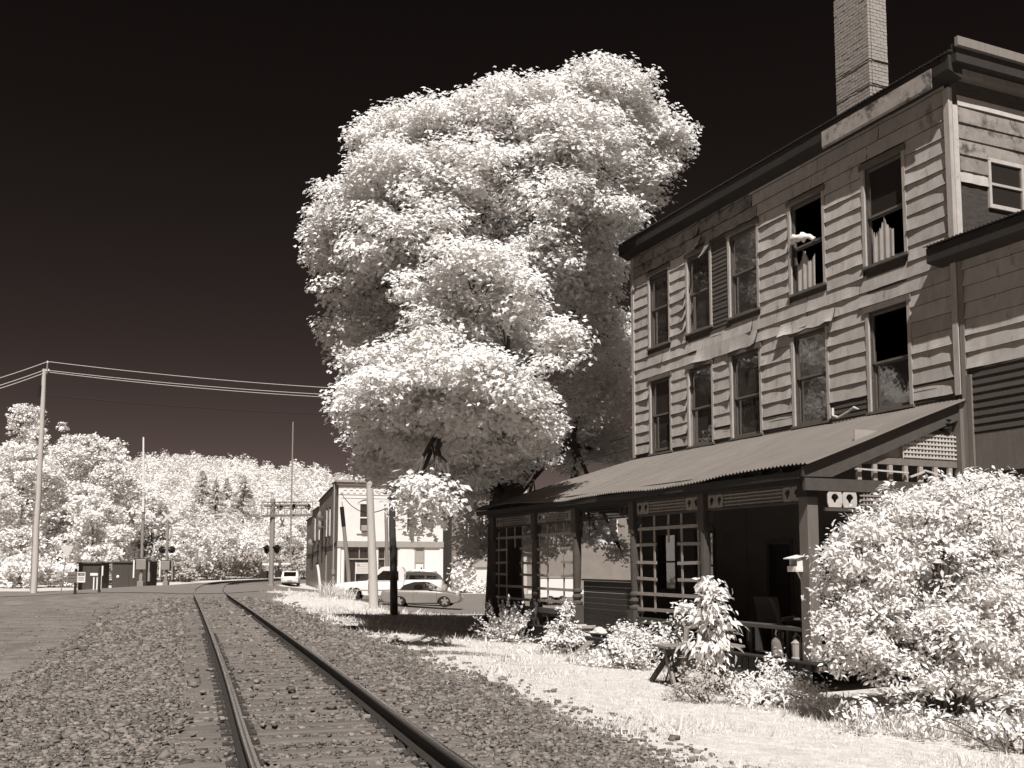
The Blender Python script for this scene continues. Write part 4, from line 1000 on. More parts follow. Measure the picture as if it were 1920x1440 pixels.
def conifer(u, vtop, vbase, Yd, rad, lab, rng):
    p = atY(u, vbase, Yd); H = atY(u, vtop, Yd)[2] - p[2]; zb = gz(p[0], Yd); H = p[2] + H - zb
    o = empty('spruce_tree', (p[0], Yd, zb)); tag(o, lab, 'tree', 'dark spruces on the hillside'); P = []; Nn = []; U = []
    hh = atY(u, vtop, Yd)[2] - atY(u, vbase, Yd)[2]
    for k in range(26):
        f = k / 25; z = H - hh * 1.15 * f; rr = rad * (f * 1.1 + .05)
        nb_ = 5 + int(8 * f)
        for q in range(nb_):
            a_ = rng.uniform(0, 6.28); n_ = 12
            t_ = rng.uniform(.1, 1, n_); P.append(np.stack([math.cos(a_) * rr * t_, math.sin(a_) * rr * t_, z - rr * .28 * t_ + .18 * rr * t_ ** 2 + rng.normal(0, .08, n_)], -1)); Nn.append(rng.normal(0, .4, (n_, 3)) + np.array([0, 0, 1])); U.append(np.repeat(np.array([[math.cos(a_), math.sin(a_), -.2]]), n_, 0) + rng.normal(0, .3, (n_, 3)))
    P = np.concatenate(P); Nn = np.concatenate(Nn); U = np.concatenate(U)
    V, Fc = leaves(P, Nn, rng.uniform(.5, 1.0, len(P)) * rad * .24, LEAF_OVAL, rng, U); link_mesh('crown', np_mesh('crown', V, Fc), 'needle', o)
    MB().tube([(0, 0, -.3), (0, 0, H * .95)], [.3, .05], 7).build('trunk', 'bark', o)
conifer(378, 884, 958, 175, 3.6, 'tallest dark spruce at the left of the hillside clump', rng)
conifer(404, 900, 955, 172, 2.6, 'second dark spruce from the left in the hillside clump', rng)
conifer(424, 897, 956, 178, 2.8, 'third dark spruce from the left in the hillside clump', rng)
conifer(456, 893, 958, 174, 3.4, 'rightmost dark spruce of the hillside clump', rng)
# wooded hillside: one mass
def forest():
    rng = np.random.default_rng(9); tmpl = []
    for k in range(7):
        cl = []
        for q in range(9):
            d = sphere_pts(1, rng)[0]; cl.append((d * np.array([.6, .6, .62]) + np.array([0, 0, .05]), np.array([.42, .42, .38]) * rng.uniform(.7, 1.1)))
        P, Nn, _ = crown_points(cl, 48, .1, rng, pad=(.08, .08, .04), sub_area=.04, nr=.18, nd=.75); tmpl.append((P, Nn))
    Vs = []; Fs = []; nv = 0; y = 126.0; cnt = 0
    while y < 440:
        sp = 5.6 + (y - 126) * .011; x = -.98 * y
        while x < -.09 * y:
            xx = x + rng.uniform(-.4, .4) * sp; yy = y + rng.uniform(-.4, .4) * sp
            u = PX + F * xx / yy
            if track_t(np.array([xx]), np.array([yy]))[0] > -7 and yy < 185 and u < 700 and yy > 0 and abs(track_t(np.array([xx]), np.array([yy]))[0]) < 9: x += sp; continue
            if 365 < u < 475 and 150 < yy < 172: x += sp; continue
            h = rng.uniform(7.5, 12.5) * (0.75 if yy < 150 else 1); r = rng.uniform(2.9, 4.6)
            zb = gz(xx, yy); P, Nn = tmpl[rng.integers(0, 7)]
            a_ = rng.uniform(0, 6.28); R = np.array([[math.cos(a_), -math.sin(a_), 0], [math.sin(a_), math.cos(a_), 0], [0, 0, 1]])
            vis = .15 if xx < -.60 * yy else .78 if yy < 200 else (.44 if yy < 320 else .34)
            k = rng.uniform(0, 1, len(P)) < vis
            Q = (P[k] @ R.T) * np.array([r, r, h * .48]) + np.array([xx, yy, zb + h * .52]); Q2 = Nn[k] @ R.T
            lf = np.clip(.36 + (yy - 126) / 300 * .46, .36, .82)
            lf = lf * (1.6 if xx < -.60 * yy else 1)
            V, Fc = leaves(Q, Q2, rng.uniform(.6, 1.3, len(Q)) * lf, LEAF_CARD, rng); Vs.append(V); Fs.append(Fc + nv); nv += len(V); cnt += 1; x += sp
        y += sp * .9
    print('forest trees', cnt, 'verts', nv); return np_mesh('hill_forest', np.concatenate(Vs), np.concatenate(Fs))
tag(link_mesh('hill_forest', forest(), 'leaf_far'), 'white leafy woods covering the hillside beyond the crossing', 'woods', kind='stuff')

# ------------------------------------------------------------------ lawn and foreground plants
def grass():
    rng = np.random.default_rng(17); Vs = []; Fs = []; nv = 0
    for (y0, y1, n, h) in ((6, 12, 90000, .038), (12, 18, 100000, .05), (18, 28, 70000, .07), (28, 46, 44000, .10), (46, 63, 9000, .15)):
        y = rng.uniform(y0, y1, n); x = rng.uniform(-.36 * y1, .58 * y1, n) if y0 < 28 else rng.uniform(-14, 4, n); t = track_t(x, y)
        k = (t > 2.4) & (rng.uniform(0, 1, n) < grass_mask(x, y) * .95 + .03) & (x < .6 * y)
        d = np.stack([x - HC[0], y - HC[1], 0 * x], -1); ss = d @ D1; ww = d @ NO
        k &= ~((ss > -6) & (ss < 15.6) & (ww < PW + .1) & (ww > -12))
        k &= ~((y > np.interp(x, NEAR[:, 0], NEAR[:, 1]) - .3) & (y > 44))
        x, y = x[k], y[k]; n = len(x); P = np.stack([x, y, ground_z(x, y) - .01], -1)
        up = rng.normal(0, .55, (n, 3)) + np.array([0, 0, 1.0]); up[:, 2] = np.abs(up[:, 2]) + .2
        Nn = rng.normal(0, 1, (n, 3)); pt_h = .7 + .9 * np.clip(np.sin(x * 1.3 + 1.7 * np.sin(y * .8)) * np.sin(y * 1.1 + x * .4), 0, 1); S = h * pt_h * np.exp(rng.normal(0, .4, n))
        w = (np.array([(-.10, 0, 0), (.10, 0, 0), (0, 1, 0)]), np.array([(0, 1, 2)]))
        V, Fc = leaves(P, Nn, S, w, rng, up); Vs.append(V); Fs.append(Fc + nv); nv += len(V)
    return np_mesh('lawn_grass', np.concatenate(Vs), np.concatenate(Fs))
tag(link_mesh('lawn_grass', grass(), 'blade'), 'short white lawn grass between the track and the porch', 'grass', kind='stuff')

def shrub(name, label, cx, cy, lob, leafsize, per_area, shape, m, rng, stems=10, cat='shrub', pad=None, droop=.0, sub=.05):
    """lob: list of ((dx,dy,z),(rx,ry,rz)) relative to the base"""
    zb = gz(cx, cy); o = empty(name, (cx, cy, zb)); tag(o, label, cat)
    pad = pad or (leafsize * 1.4, leafsize * 1.4, leafsize * .8)
    P, Nn, subs = crown_points([(np.array(c), np.array(r)) for c, r in lob], per_area, leafsize, rng, pad=pad, sub_area=sub, shell=(.5, 1.06), nr=.45, nd=.5)
    k = P[:, 2] > .02; P, Nn = P[k], Nn[k]
    U = None
    if droop:
        c0 = np.mean([c for c, r in lob], axis=0); U = (P - c0) * np.array([1, 1, .2]); U /= np.linalg.norm(U, axis=1, keepdims=True) + 1e-6; U = U + np.array([0, 0, -droop]) + rng.normal(0, .35, P.shape)
    V, Fc = leaves(P, Nn, rng.uniform(.5, 1.3, len(P)) * leafsize, shape, rng, U); link_mesh('foliage', np_mesh('foliage', V, Fc), m, o)
    b = MB()
    for k in range(stems):
        c, r = lob[rng.integers(0, len(lob))]; e = np.array(c) + sphere_pts(1, rng)[0] * np.array(r) * .9
        limb(b, (rng.normal(0, .08), rng.normal(0, .08), -.05), e, .018, .004, rng, n=5, seg=5)
    b.build('stems', 'twig', o, smooth=True); return o
rng = np.random.default_rng(77)
# big rounded bush at the right
lob = []
BX, BY = 6.25, 14.4; bz = gz(BX, BY)
for (u, v, Yd, ru, rv, ry) in [(1745, 1070, 14.2, 165, 150, 1.4), (1620, 1050, 14.0, 100, 95, 1.0), (1800, 960, 14.6, 120, 75, 1.1), (1700, 985, 14.4, 75, 75, .9), (1870, 1010, 14.6, 110, 120, 1.2), (1580, 1140, 13.9, 60, 60, .6), (1640, 1170, 13.7, 95, 80, .8), (1760, 1190, 13.6, 120, 80, .8), (1870, 1180, 13.9, 110, 100, 1.0),
        (1600, 1220, 13.8, 75, 45, .5), (1700, 1270, 13.6, 90, 50, .5), (1830, 1270, 13.7, 90, 50, .6), (1950, 1080, 14.5, 120, 150, 1.3), (1960, 1230, 14.0, 100, 90, 1.0), (1780, 920, 14.6, 22, 32, .2), (1560, 1180, 13.9, 35, 40, .4), (1665, 935, 14.4, 20, 30, .2), (1600, 990, 14.2, 30, 40, .3), (1850, 905, 14.7, 60, 25, .4)]:
    c = atY(u, v, Yd) - np.array([BX, BY, bz]); lob.append((c, (ru * Yd / F, ry, rv * Yd / F)))
lob2 = []
for c, r in lob:
    lob2.append((c, np.array(r) * .82))
    for k in range(4):
        d = sphere_pts(1, rng)[0]; d[1] = -abs(d[1]); lob2.append((c + d * np.array(r) * .75, np.array(r) * rng.uniform(.25, .4)))
shrub('large_bush', 'large rounded bush of small pointed white leaves at the right edge', BX, BY, lob2, .082, 330, LEAF_POINT, 'leaf_bush', rng, stems=60, pad=(.10, .10, .06), sub=.045)
c = atz(945, 1205, -.75)
def spiky(name, label, u, v, n, h, spread, rng, m='leaf_bush', wide=.05):
    q = atz(u, v, -.78); o = empty(name, (q[0], q[1], gz(q[0], q[1]))); tag(o, label, 'shrub')
    a_ = rng.uniform(0, 6.28, n); el = rng.uniform(.2, 1.45, n); L = h * rng.uniform(.55, 1.05, n)
    P = []; Nn = []; U = []
    for i in range(n):
        d = np.array([math.cos(a_[i]) * math.cos(el[i]) * spread, math.sin(a_[i]) * math.cos(el[i]) * spread, math.sin(el[i])]); d /= np.linalg.norm(d)
        k = 26; t_ = rng.uniform(.15, 1, k); P.append(d[None] * (L[i] * t_)[:, None] + rng.normal(0, .02, (k, 3)) - np.array([0, 0, .16 * h])[None] * (t_ ** 2)[:, None] * (1 - math.sin(el[i]))); U.append(np.repeat(d[None], k, 0) + rng.normal(0, .35, (k, 3))); Nn.append(rng.normal(0, .6, (k, 3)) + np.array([0, -.2, .6]))
    V, Fc = leaves(np.concatenate(P), np.concatenate(Nn), rng.uniform(.06, .13, n * 26), LEAF_OVAL, rng, np.concatenate(U)); link_mesh('foliage', np_mesh('foliage', V, Fc), m, o)
    b = MB()
    for i in range(0, n, 2):
        d = np.array([math.cos(a_[i]) * math.cos(el[i]) * spread, math.sin(a_[i]) * math.cos(el[i]) * spread, math.sin(el[i])]); d /= np.linalg.norm(d); b.tube([(0, 0, -.03), tuple(d * L[i] * .9)], [.008, .003], 4)
    b.build('stems', 'twig', o)
spiky('spiky_shrub', 'spreading white shrub of feathery spikes at the far porch corner', 948, 1208, 130, 1.25, 1.0, rng)
def rel(u, v, Yd, ru, rv, ry, cx, cy): return (atY(u, v, Yd) - np.array([cx, cy, gz(cx, cy)]), (ru * Yd / F, ry, rv * Yd / F))
cx, cy = 1.35, 24.6
shrub('rose_bush', 'upright rose-like bush in front of the second porch bay', cx, cy, [rel(1062, 1150, 24.6, 14, 22, .25, cx, cy), rel(1055, 1180, 24.5, 28, 20, .4, cx, cy), rel(1045, 1205, 24.3, 40, 22, .5, cx, cy), rel(1075, 1200, 24.4, 28, 22, .4, cx, cy)], .085, 260, LEAF_POINT, 'leaf_bush', rng, stems=16, pad=(.09, .09, .06))
cx, cy = 2.6, 21.4
shrub('weed_clump', 'wide mound of pale weeds before the dark entrance bay', cx, cy, [rel(1150, 1230, 21.4, 45, 28, .6, cx, cy), rel(1190, 1205, 21.8, 45, 28, .5, cx, cy), rel(1225, 1225, 21.2, 42, 32, .5, cx, cy), rel(1165, 1195, 22, 26, 22, .4, cx, cy), rel(1110, 1242, 21.2, 30, 16, .4, cx, cy), rel(1240, 1190, 21.6, 25, 20, .3, cx, cy)], .09, 240, LEAF_OVAL, 'leaf_bush', rng, stems=14, pad=(.10, .10, .08))
cx, cy = 3.55, 16.9
shrub('maple_sapling', 'young sapling with drooping white leaves in front of the near bay', cx, cy, [rel(1328, 1098, 16.9, 24, 18, .25, cx, cy), rel(1345, 1135, 16.8, 34, 24, .32, cx, cy), rel(1335, 1165, 16.7, 40, 22, .34, cx, cy), rel(1355, 1185, 16.8, 28, 16, .25, cx, cy), rel(1320, 1215, 16.6, 48, 16, .34, cx, cy), rel(1345, 1238, 16.6, 34, 14, .28, cx, cy), rel(1295, 1140, 17, 14, 10, .14, cx, cy)], .155, 135, LEAF_POINT, 'leaf_bush', rng, stems=16, pad=(.10, .10, .06), droop=.9)
cx, cy = 2.95, 18.6
shrub('sapling', 'thin weedy sapling left of the drooping sapling', cx, cy, [rel(1278, 1165, 18.6, 18, 14, .2, cx, cy), rel(1270, 1190, 18.5, 26, 14, .25, cx, cy), rel(1285, 1140, 18.8, 12, 10, .12, cx, cy)], .09, 160, LEAF_OVAL, 'leaf_bush', rng, stems=10)
cx, cy = 3.0, 15.6
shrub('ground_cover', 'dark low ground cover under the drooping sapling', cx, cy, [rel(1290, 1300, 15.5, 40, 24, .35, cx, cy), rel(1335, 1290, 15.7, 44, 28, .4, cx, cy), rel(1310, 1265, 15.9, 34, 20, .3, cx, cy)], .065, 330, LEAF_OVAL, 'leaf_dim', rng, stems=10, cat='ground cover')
cx, cy = 3.9, 15.6
shrub('weed_clump', 'tangle of pale weeds between the sapling and the large bush', cx, cy, [rel(1400, 1290, 15.6, 52, 28, .5, cx, cy), rel(1450, 1255, 15.8, 30, 34, .3, cx, cy), rel(1490, 1290, 15.4, 50, 28, .5, cx, cy), rel(1430, 1310, 15.2, 60, 16, .4, cx, cy), rel(1530, 1310, 15.0, 50, 20, .4, cx, cy)], .075, 250, LEAF_POINT, 'leaf_bush', rng, stems=22)
cx, cy = 6.0, 12.0
shrub('leafy_plant', 'low broad-leaved plants at the foot of the large bush', cx, cy, [rel(1620, 1335, 13.0, 60, 18, .4, cx, cy), rel(1720, 1345, 12.7, 70, 20, .4, cx, cy), rel(1850, 1360, 12.3, 80, 26, .5, cx, cy), rel(1910, 1340, 12.3, 50, 40, .4, cx, cy)], .085, 150, LEAF_POINT, 'leaf_bush', rng, stems=10, cat='plant')
def tuft(name, label, pts, h, n, rng, m='blade', wid=.035):
    q = pts[0]; o = empty(name, (q[0], q[1], gz(*q))); tag(o, label, 'grass clump'); Vs = []; Fs = []; nv = 0
    for (x, y) in pts:
        for i in range(n // len(pts)):
            bx, by = x + rng.normal(0, .16), y + rng.normal(0, .12); z0 = gz(bx, by); d = np.array([rng.normal(0, .35), rng.normal(0, .35), 1]); L = h * rng.uniform(.5, 1.1); bend = rng.normal(0, .3, 2)
            w_ = np.array([rng.normal(0, 1), rng.normal(0, 1), 0]); w_ = w_ / np.linalg.norm(w_) * wid * .3
            pr = []
            for k in range(4):
                t_ = k / 3; pr.append(np.array([bx, by, z0]) + d * L * t_ + np.array([bend[0], bend[1], -.25]) * L * t_ * t_)
            for k in range(4): Vs += [pr[k] - w_ * (1 - k / 3.2), pr[k] + w_ * (1 - k / 3.2)]
            Fs += [(nv + 2 * k, nv + 2 * k + 1, nv + 2 * k + 3, nv + 2 * k + 2) for k in range(3)]; nv += 8
    link_mesh('blades', np_mesh('blades', np.array(Vs) - np.array(o.location), np.array(Fs)), m, o)
pt = lambda *uv: [tuple(atz(u, v, -.78)[:2]) for u, v in uv]
tuft('grass_clump', 'long grass blades arching before the middle porch trellis', pt((1215, 1235), (1240, 1238), (1262, 1240)), 1.0, 60, rng)
tuft('grass_clump', 'thick tall grass growing along the lower right corner', pt((1640, 1372), (1700, 1378), (1760, 1385), (1820, 1390), (1880, 1395), (1900, 1375), (1590, 1360)), .42, 700, rng)
tuft('grass_clump', 'tall grass hiding the front wheel of the white pickup', [(-9.6, 50.8), (-9.0, 50.6), (-8.4, 50.4), (-9.2, 50.2)], 1.1, 240, rng, wid=.08)
tuft('grass_clump', 'grass tuft leaning beside the weed mound and plank', pt((1085, 1250), (1100, 1256), (1120, 1258)), .5, 110, rng)
tuft('grass_clump', 'sparse grass stalks at the foot of the pale pole', [(-6.1, 46.8), (-5.6, 46.9), (-6.9, 46.9)], .5, 70, rng, wid=.06)

# ------------------------------------------------------------------ brick corner building across the street
BA = np.array([-14.92, 84.7, 0.0]); bd = np.array([-6.67, 19.18]); bd /= np.linalg.norm(bd)
BANG = math.atan2(-bd[0], bd[1])   # local y = along the side wall (away), local x = along the front to the right
bld = empty('corner_store', (BA[0], BA[1], gz(BA[0], BA[1]) - .05), BANG); bld.scale = (1, 1, 1.055)
tag(bld, 'two-storey brick corner store with white painted front and stepped side parapet', 'building')
bz0 = -.06; BW, BD = 9.3, 20.2
def hole_wall(name, horiz0, horiz1, z0, z1, holes, d0, d1, m, parent, axis):
    xs_ = sorted({horiz0, horiz1, *[h[0] for h in holes], *[h[1] for h in holes]}); zs_ = sorted({z0, z1, *[h[2] for h in holes], *[h[3] for h in holes]}); b = MB()
    for i in range(len(xs_) - 1):
        for j in range(len(zs_) - 1):
            cx_, cz_ = (xs_[i] + xs_[i + 1]) / 2, (zs_[j] + zs_[j + 1]) / 2
            if any(h[0] < cx_ < h[1] and h[2] < cz_ < h[3] for h in holes): continue
            if axis == 'x': b.box(xs_[i], xs_[i + 1], d0, d1, zs_[j], zs_[j + 1])
            else: b.box(d0, d1, xs_[i], xs_[i + 1], zs_[j], zs_[j + 1])
    me = b.mesh(name); bm = bmesh.new(); bm.from_mesh(me); bmesh.ops.remove_doubles(bm, verts=bm.verts, dist=1e-4); seen = {}
    for f in list(bm.faces): seen.setdefault(tuple(sorted(v.index for v in f.verts)), []).append(f)
    bmesh.ops.delete(bm, geom=[f for fs in seen.values() if len(fs) > 1 for f in fs], context='FACES_ONLY'); bm.to_mesh(me); bm.free()
    return link_mesh(name, me, m, parent)
FH = [(1.75, 2.9, 4.95, 7.3), (5.9, 7.05, 4.95, 7.3)]                       # upper windows
SH = [(.55, 3.2, .75, 3.75), (3.5, 4.15, .0, 3.75), (4.45, 5.3, .75, 3.75), (6.75, 7.65, 0.02, 3.75)]
hole_wall('front_wall', 0, BW, 4.0, 9.0, FH, .0, .3, 'brick_white', bld, 'x')
hole_wall('shop_wall', .0, BW, bz0, 3.9, SH, .05, .3, 'paint_white', bld, 'x')
MB().box(-.05, BW + .05, -.12, .05, 3.72, 4.2).build('shop_fascia', 'paint_grey', bld)
MB().box(-.25, BW + .2, -.35, .3, 9.0, 9.18).box(-.2, BW + .15, -.22, .0, 8.8, 8.999).build('cornice', 'paint_grey', bld)
MB().box(.0, BW, -.06, -.001, 8.58, 8.66).box(.0, BW, -.05, -.001, 8.0, 8.06).box(.2, BW - .2, -.04, -.001, 7.72, 7.76).build('string_course', 'brick_white', bld)
x = .15; db = MB()
while x < BW - .3:
    MB().box(x, x + .26, -.07, -.001, 8.12, 8.34).build('dentil', 'brick_white', bld); MB().box(x + .27, x + .52, -.05, -.001, 8.36, 8.52).build('dentil', 'brick_white', bld); x += .54
for i, (a_, b_, c_, d_) in enumerate(FH):
    w = MB().box(a_, a_ + .14, -.03, .12, c_, d_).box(b_ - .14, b_, -.03, .12, c_, d_).box(a_ + .14, b_ - .14, -.02, .12, (c_ + d_) / 2 - .05, (c_ + d_) / 2 + .05).box(a_ - .15, b_ + .15, -.12, .05, c_ - .14, c_ - .001).box(a_ + .14, b_ - .14, -.02, .12, c_, c_ + .1)
    wi = w.build('window', 'paint_white', bld)
    arc = [(a_ - .05 + (b_ - a_ + .1) * k / 10, d_ + .22 * math.sin(math.pi * k / 10)) for k in range(11)]
    MB().prism(arc + [(b_ + .05, d_ - .06), (a_ - .05, d_ - .06)], -.05, .02, axis='y').build('arch', 'brick_white', wi, fix=True)
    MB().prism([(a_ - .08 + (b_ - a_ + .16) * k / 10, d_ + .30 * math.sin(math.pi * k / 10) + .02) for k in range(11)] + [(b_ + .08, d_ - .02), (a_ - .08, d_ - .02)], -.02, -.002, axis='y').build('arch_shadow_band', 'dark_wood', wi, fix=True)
    MB().box(a_ + .14, b_ - .14, .06, .07, c_ + .1, d_).build('pane', 'glass', wi); MB().box(a_ + .16, b_ - .16, .14, .16, c_ + .1, d_).build('curtain', 'shade_cloth', wi)
    if i == 0: MB().box(a_ + .22, b_ - .22, -.35, .0, c_ + .11, c_ + .55).build('air_conditioner', 'paint_grey', wi)
for i, (a_, b_, c_, d_) in enumerate(SH):
    zz = 2.75
    if i < 3:
        w = MB().box(a_, a_ + .07, .06, .16, c_, d_).box(b_ - .07, b_, .06, .16, c_, d_).box(a_ + .07, b_ - .07, .06, .16, zz - .05, zz + .05).box(a_ + .07, b_ - .07, .06, .16, c_, c_ + .08)
        if i == 0: w.box((a_ + b_) / 2 - .04, (a_ + b_) / 2 + .04, .06, .16, zz + .05, d_)
        wi = w.build('shop_window', 'paint_grey', bld); MB().box(a_ + .07, b_ - .07, .18, .19, c_ + .08, zz - .05).build('lower_pane', 'glass' if i < 2 else 'paint_grey', wi); MB().box(a_ + .07, b_ - .07, .18, .19, zz + .05, d_).build('transom', 'glass', wi)
        if i == 0: MB().box(a_ + .1, b_ - .1, .22, .24, c_, zz).build('backing_board', 'paint_grey', wi)
        else: MB().box(a_ + .1, b_ - .1, .6, .62, c_, d_).build('backing_board', 'black', wi)
    else:
        dr = MB().box(a_, a_ + .1, .0, .16, c_, d_).box(b_ - .1, b_, .0, .16, c_, d_).box(a_ + .1, b_ - .1, .02, .16, 2.45, 2.6).build('door', 'paint_grey', bld)
        MB().box(a_ + .1, b_ - .1, .10, .14, c_, 2.449).build('door_leaf', 'paint_white', dr); MB().box(a_ + .1, b_ - .1, .10, .13, 2.601, d_).build('transom', 'shade_cloth', dr)
        for k in range(3): MB().box(a_ + .2 + k * .19, a_ + .31 + k * .19, .085, .099, 1.55 + k * .17, 1.72 + k * .17).build('door_light', 'black', dr)
MB().box(5.42, 6.6, .0, .049, .1, 3.7).build('pale_panel', 'brick_white', bld)
MB().box(-.02, .25, -.03, .05, bz0, 4.0).build('corner_pilaster', 'paint_white', bld); MB().box(BW - .3, BW + .02, -.03, .05, bz0, 4.0).build('corner_pilaster', 'paint_white', bld)
# side wall with stepped parapet
prof = [(0, bz0), (BD, bz0), (BD, 6.55), (BD * .80, 6.75), (BD * .80, 7.25), (BD * .56, 7.5), (BD * .56, 8.0), (BD * .16, 8.75), (BD * .16, 9.05), (0, 9.05)]
SW = [(4.3, 4.75, 4.7, 7.0), (6.2, 6.65, 4.7, 7.0), (10.8, 11.3, 4.5, 6.7), (13.7, 14.2, 4.5, 6.6)]
sw = MB().prism([(a_, z_) for a_, z_ in prof], .0, .3, axis='x').build('side_wall', 'brick_dark', bld, fix=True)
sw.location = (-.001, .001, 0)
cp = MB()
for (p_, q_) in (((BD, 6.55), (BD * .80, 6.75)), ((BD * .80, 7.25), (BD * .56, 7.5)), ((BD * .56, 8.0), (BD * .16, 8.75)), ((BD * .16, 9.05), (0, 9.05))): cp.bar((.12, p_[0], p_[1] + .05), (.12, q_[0], q_[1] + .05), .5, .1)
cp.build('parapet_coping', 'dark_wood', bld)
for k, (a_, b_, c_, d_) in enumerate(SW):
    wi = MB().box(-.06, .0, a_, b_, c_, d_).build('window', 'paint_white', bld); MB().box(-.08, -.061, a_ + .06, b_ - .06, c_ + .1, d_ - .08).build('pane', 'glass', wi); MB().box(-.14, -.002, a_ - .1, b_ + .1, c_ - .14, c_ - .002).build('sill', 'dark_wood', wi); MB().box(-.05, -.002, a_ - .05, b_ + .05, d_, d_ + .2).build('lintel', 'black', wi)
def dish(y, z, r):
    o = MB(); n = 12; V = []; Fc = []
    for i in range(4):
        for k in range(n): a2 = 2 * math.pi * k / n; rr = r * i / 3; V.append((-.45 - .25 * (1 - (i / 3) ** 2) + .15, y + rr * math.cos(a2), z + rr * math.sin(a2)))
    for i in range(3):
        for k in range(n): Fc.append((i * n + k, i * n + (k + 1) % n, (i + 1) * n + (k + 1) % n, (i + 1) * n + k))
    o.add(V, Fc); o.tube([(-.5, y, z), (0, y, z - r * .3)], .03, 5); return o.build('satellite_dish', 'steel_grey', bld)
dish(8.8, 6.6, .48); dish(8.4, 5.7, .42); dish(15.2, 4.3, .42); dish(14.4, 4.25, .38)
MB().tube([(-.08, 1.7, 9.0), (-.08, 1.7, 1.2)], .07, 6).build('downpipe', 'paint_grey', bld); MB().tube([(-.07, 5.9, 3.1), (-.07, 5.9, .0)], .05, 6).build('conduit', 'paint_grey', bld)
MB().box(-.2, -.002, 1.5, 2.0, 1.5, 1.9).box(-.15, -.002, 1.6, 1.9, .3, 1.49).build('meter_box', 'steel_grey', bld)
b = MB()
for (y0, z0, y1, z1) in ((.6, 4.15, 3.6, 3.85), (3.6, 3.85, 9, 3.9), (11, 3.6, 19.6, 3.2), (8.7, 6.2, 8.9, 2.4), (6.4, 4.5, 6.7, 2.9), (15, 4.0, 15.4, 1.8), (11.6, 4.1, 11.5, 2.5)): b.tube([(-.04, y0, z0), (-.05, (y0 + y1) / 2, (z0 + z1) / 2 - .12), (-.04, y1, z1)], .05, 5)
b.build('cable_run', 'black', bld)
MB().box(.3, BW, BD - .3, BD, bz0, 6.4).box(BW - .3, BW, .3, BD - .3, bz0, 8.7).build('rear_walls', 'brick_mid', bld)
MB().box(.3, BW - .3, .3, BD - .3, 6.2, 6.3).box(.3, BW - .3, .9, 1.0, 0, 6.2).build('roof_deck', 'tin_dark', bld)
# notice boards on the store front
nb_ = MB().box(1.55, 2.75, -.16, -.13, 1.55, 2.45).box(1.5, 1.55, -.15, -.12, .1, 2.5).build('notice_board', 'sign_face', bld)
for k in range(5): MB().box(1.65 + (.0 if k else .35), 2.65, -.165, -.161, 2.28 - k * .15, 2.32 - k * .15).build('notice_line', 'paint_grey', nb_)
MB().box(1.65, 1.9, -.165, -.161, 2.18, 2.36).build('notice_mark', 'paint_grey', nb_)
nb2 = MB().box(4.55, 5.2, .16, .175, .85, 1.5).build('notice_board', 'paint_white', bld)
for k in range(3): MB().box(4.62, 5.12, .154, .159, 1.34 - k * .16, 1.40 - k * .16).build('notice_line', 'steel_grey', nb2)

# second brick building further right, seen past and through the porch
b2x, b2y = -5.6, 92.0
b2 = empty('brick_row_building', (b2x, b2y, gz(b2x, b2y)), .28); tag(b2, 'plain dark brick building right of the white store front, behind the maple', 'building')
B2W = [(1.2, 1.65, 4.9, 7.2), (2.7, 3.15, 4.9, 7.2), (6.4, 7.4, 4.6, 6.8), (5.6, 6.5, .4, 2.7), (15.6, 16.6, 4.6, 6.8)]
hole_wall('front_wall', 0, 24, -.2, 8.8, B2W, 0, .3, 'brick_mid', b2, 'x')
MB().box(-.1, 24.1, -.2, .35, 8.8, 9.05).build('cornice', 'dark_wood', b2); MB().box(0, .3, .3, 14, -.2, 8.5).box(23.7, 24, .3, 14, -.2, 8.5).box(.3, 23.7, 13.7, 14, -.2, 8.5).box(.3, 23.7, .8, .9, 0, 8.4).build('other_walls', 'brick_dark', b2)
for (a_, b_, c_, d_) in B2W:
    wi = MB().box(a_, a_ + .1, .02, .2, c_, d_).box(b_ - .1, b_, .02, .2, c_, d_).box(a_ + .1, b_ - .1, .02, .2, (c_ + d_) / 2 - .05, (c_ + d_) / 2 + .05).box(a_ - .1, b_ + .1, -.12, .04, c_ - .16, c_ - .001).build('window', 'paint_white', b2); MB().box(a_ + .1, b_ - .1, .12, .13, c_, d_).build('pane', 'glass', wi)
# white wooden stair and lean-to in front of it
st = empty('stair_lean_to', (-3.05, 84.5, gz(-3.05, 84.5)), .12); tag(st, 'small white clapboard lean-to with stairs beside the brick wall', 'lean-to')
lw = MB().box(.0, 2.2, .0, 2.2, -.1, 2.2).build('lean_to_wall', 'paint_white', st)
for k in range(13): MB().box(-.03, 1.2, -.035, -.001, .08 + k * .16, .21 + k * .16).build('clapboard', 'paint_white', st)
MB().prism([(-.2, 2.15), (2.4, 2.15), (2.4, 2.25), (1.1, 3.0), (-.2, 2.25)], -.2, 2.3, axis='y').build('lean_to_roof', 'paint_grey', st)
for k in range(8): MB().bar((1.25 + k * .13, -.02, .1), (1.25 + k * .13 + .65 if k < 3 else 2.2, -.02, .1 + (.65 if k < 3 else 2.2 - 1.25 - k * .13)), .06, .03, up=(0, 1, 0)).build('diagonal_slat', 'paint_grey', st)
MB().bar((-1.6, -.3, .2), (.0, -.1, 1.6), .08, .12).build('stair_rail', 'paint_white', st)
for k in range(5): MB().box(-1.4 + k * .28, -1.1 + k * .28, -.3, .9, .0, .2 + k * .2).build('step', 'paint_grey', st)
cxp = atz(857, 1112, -.9)
rng = np.random.default_rng(31)
cx, cy = -4.3, 82.5
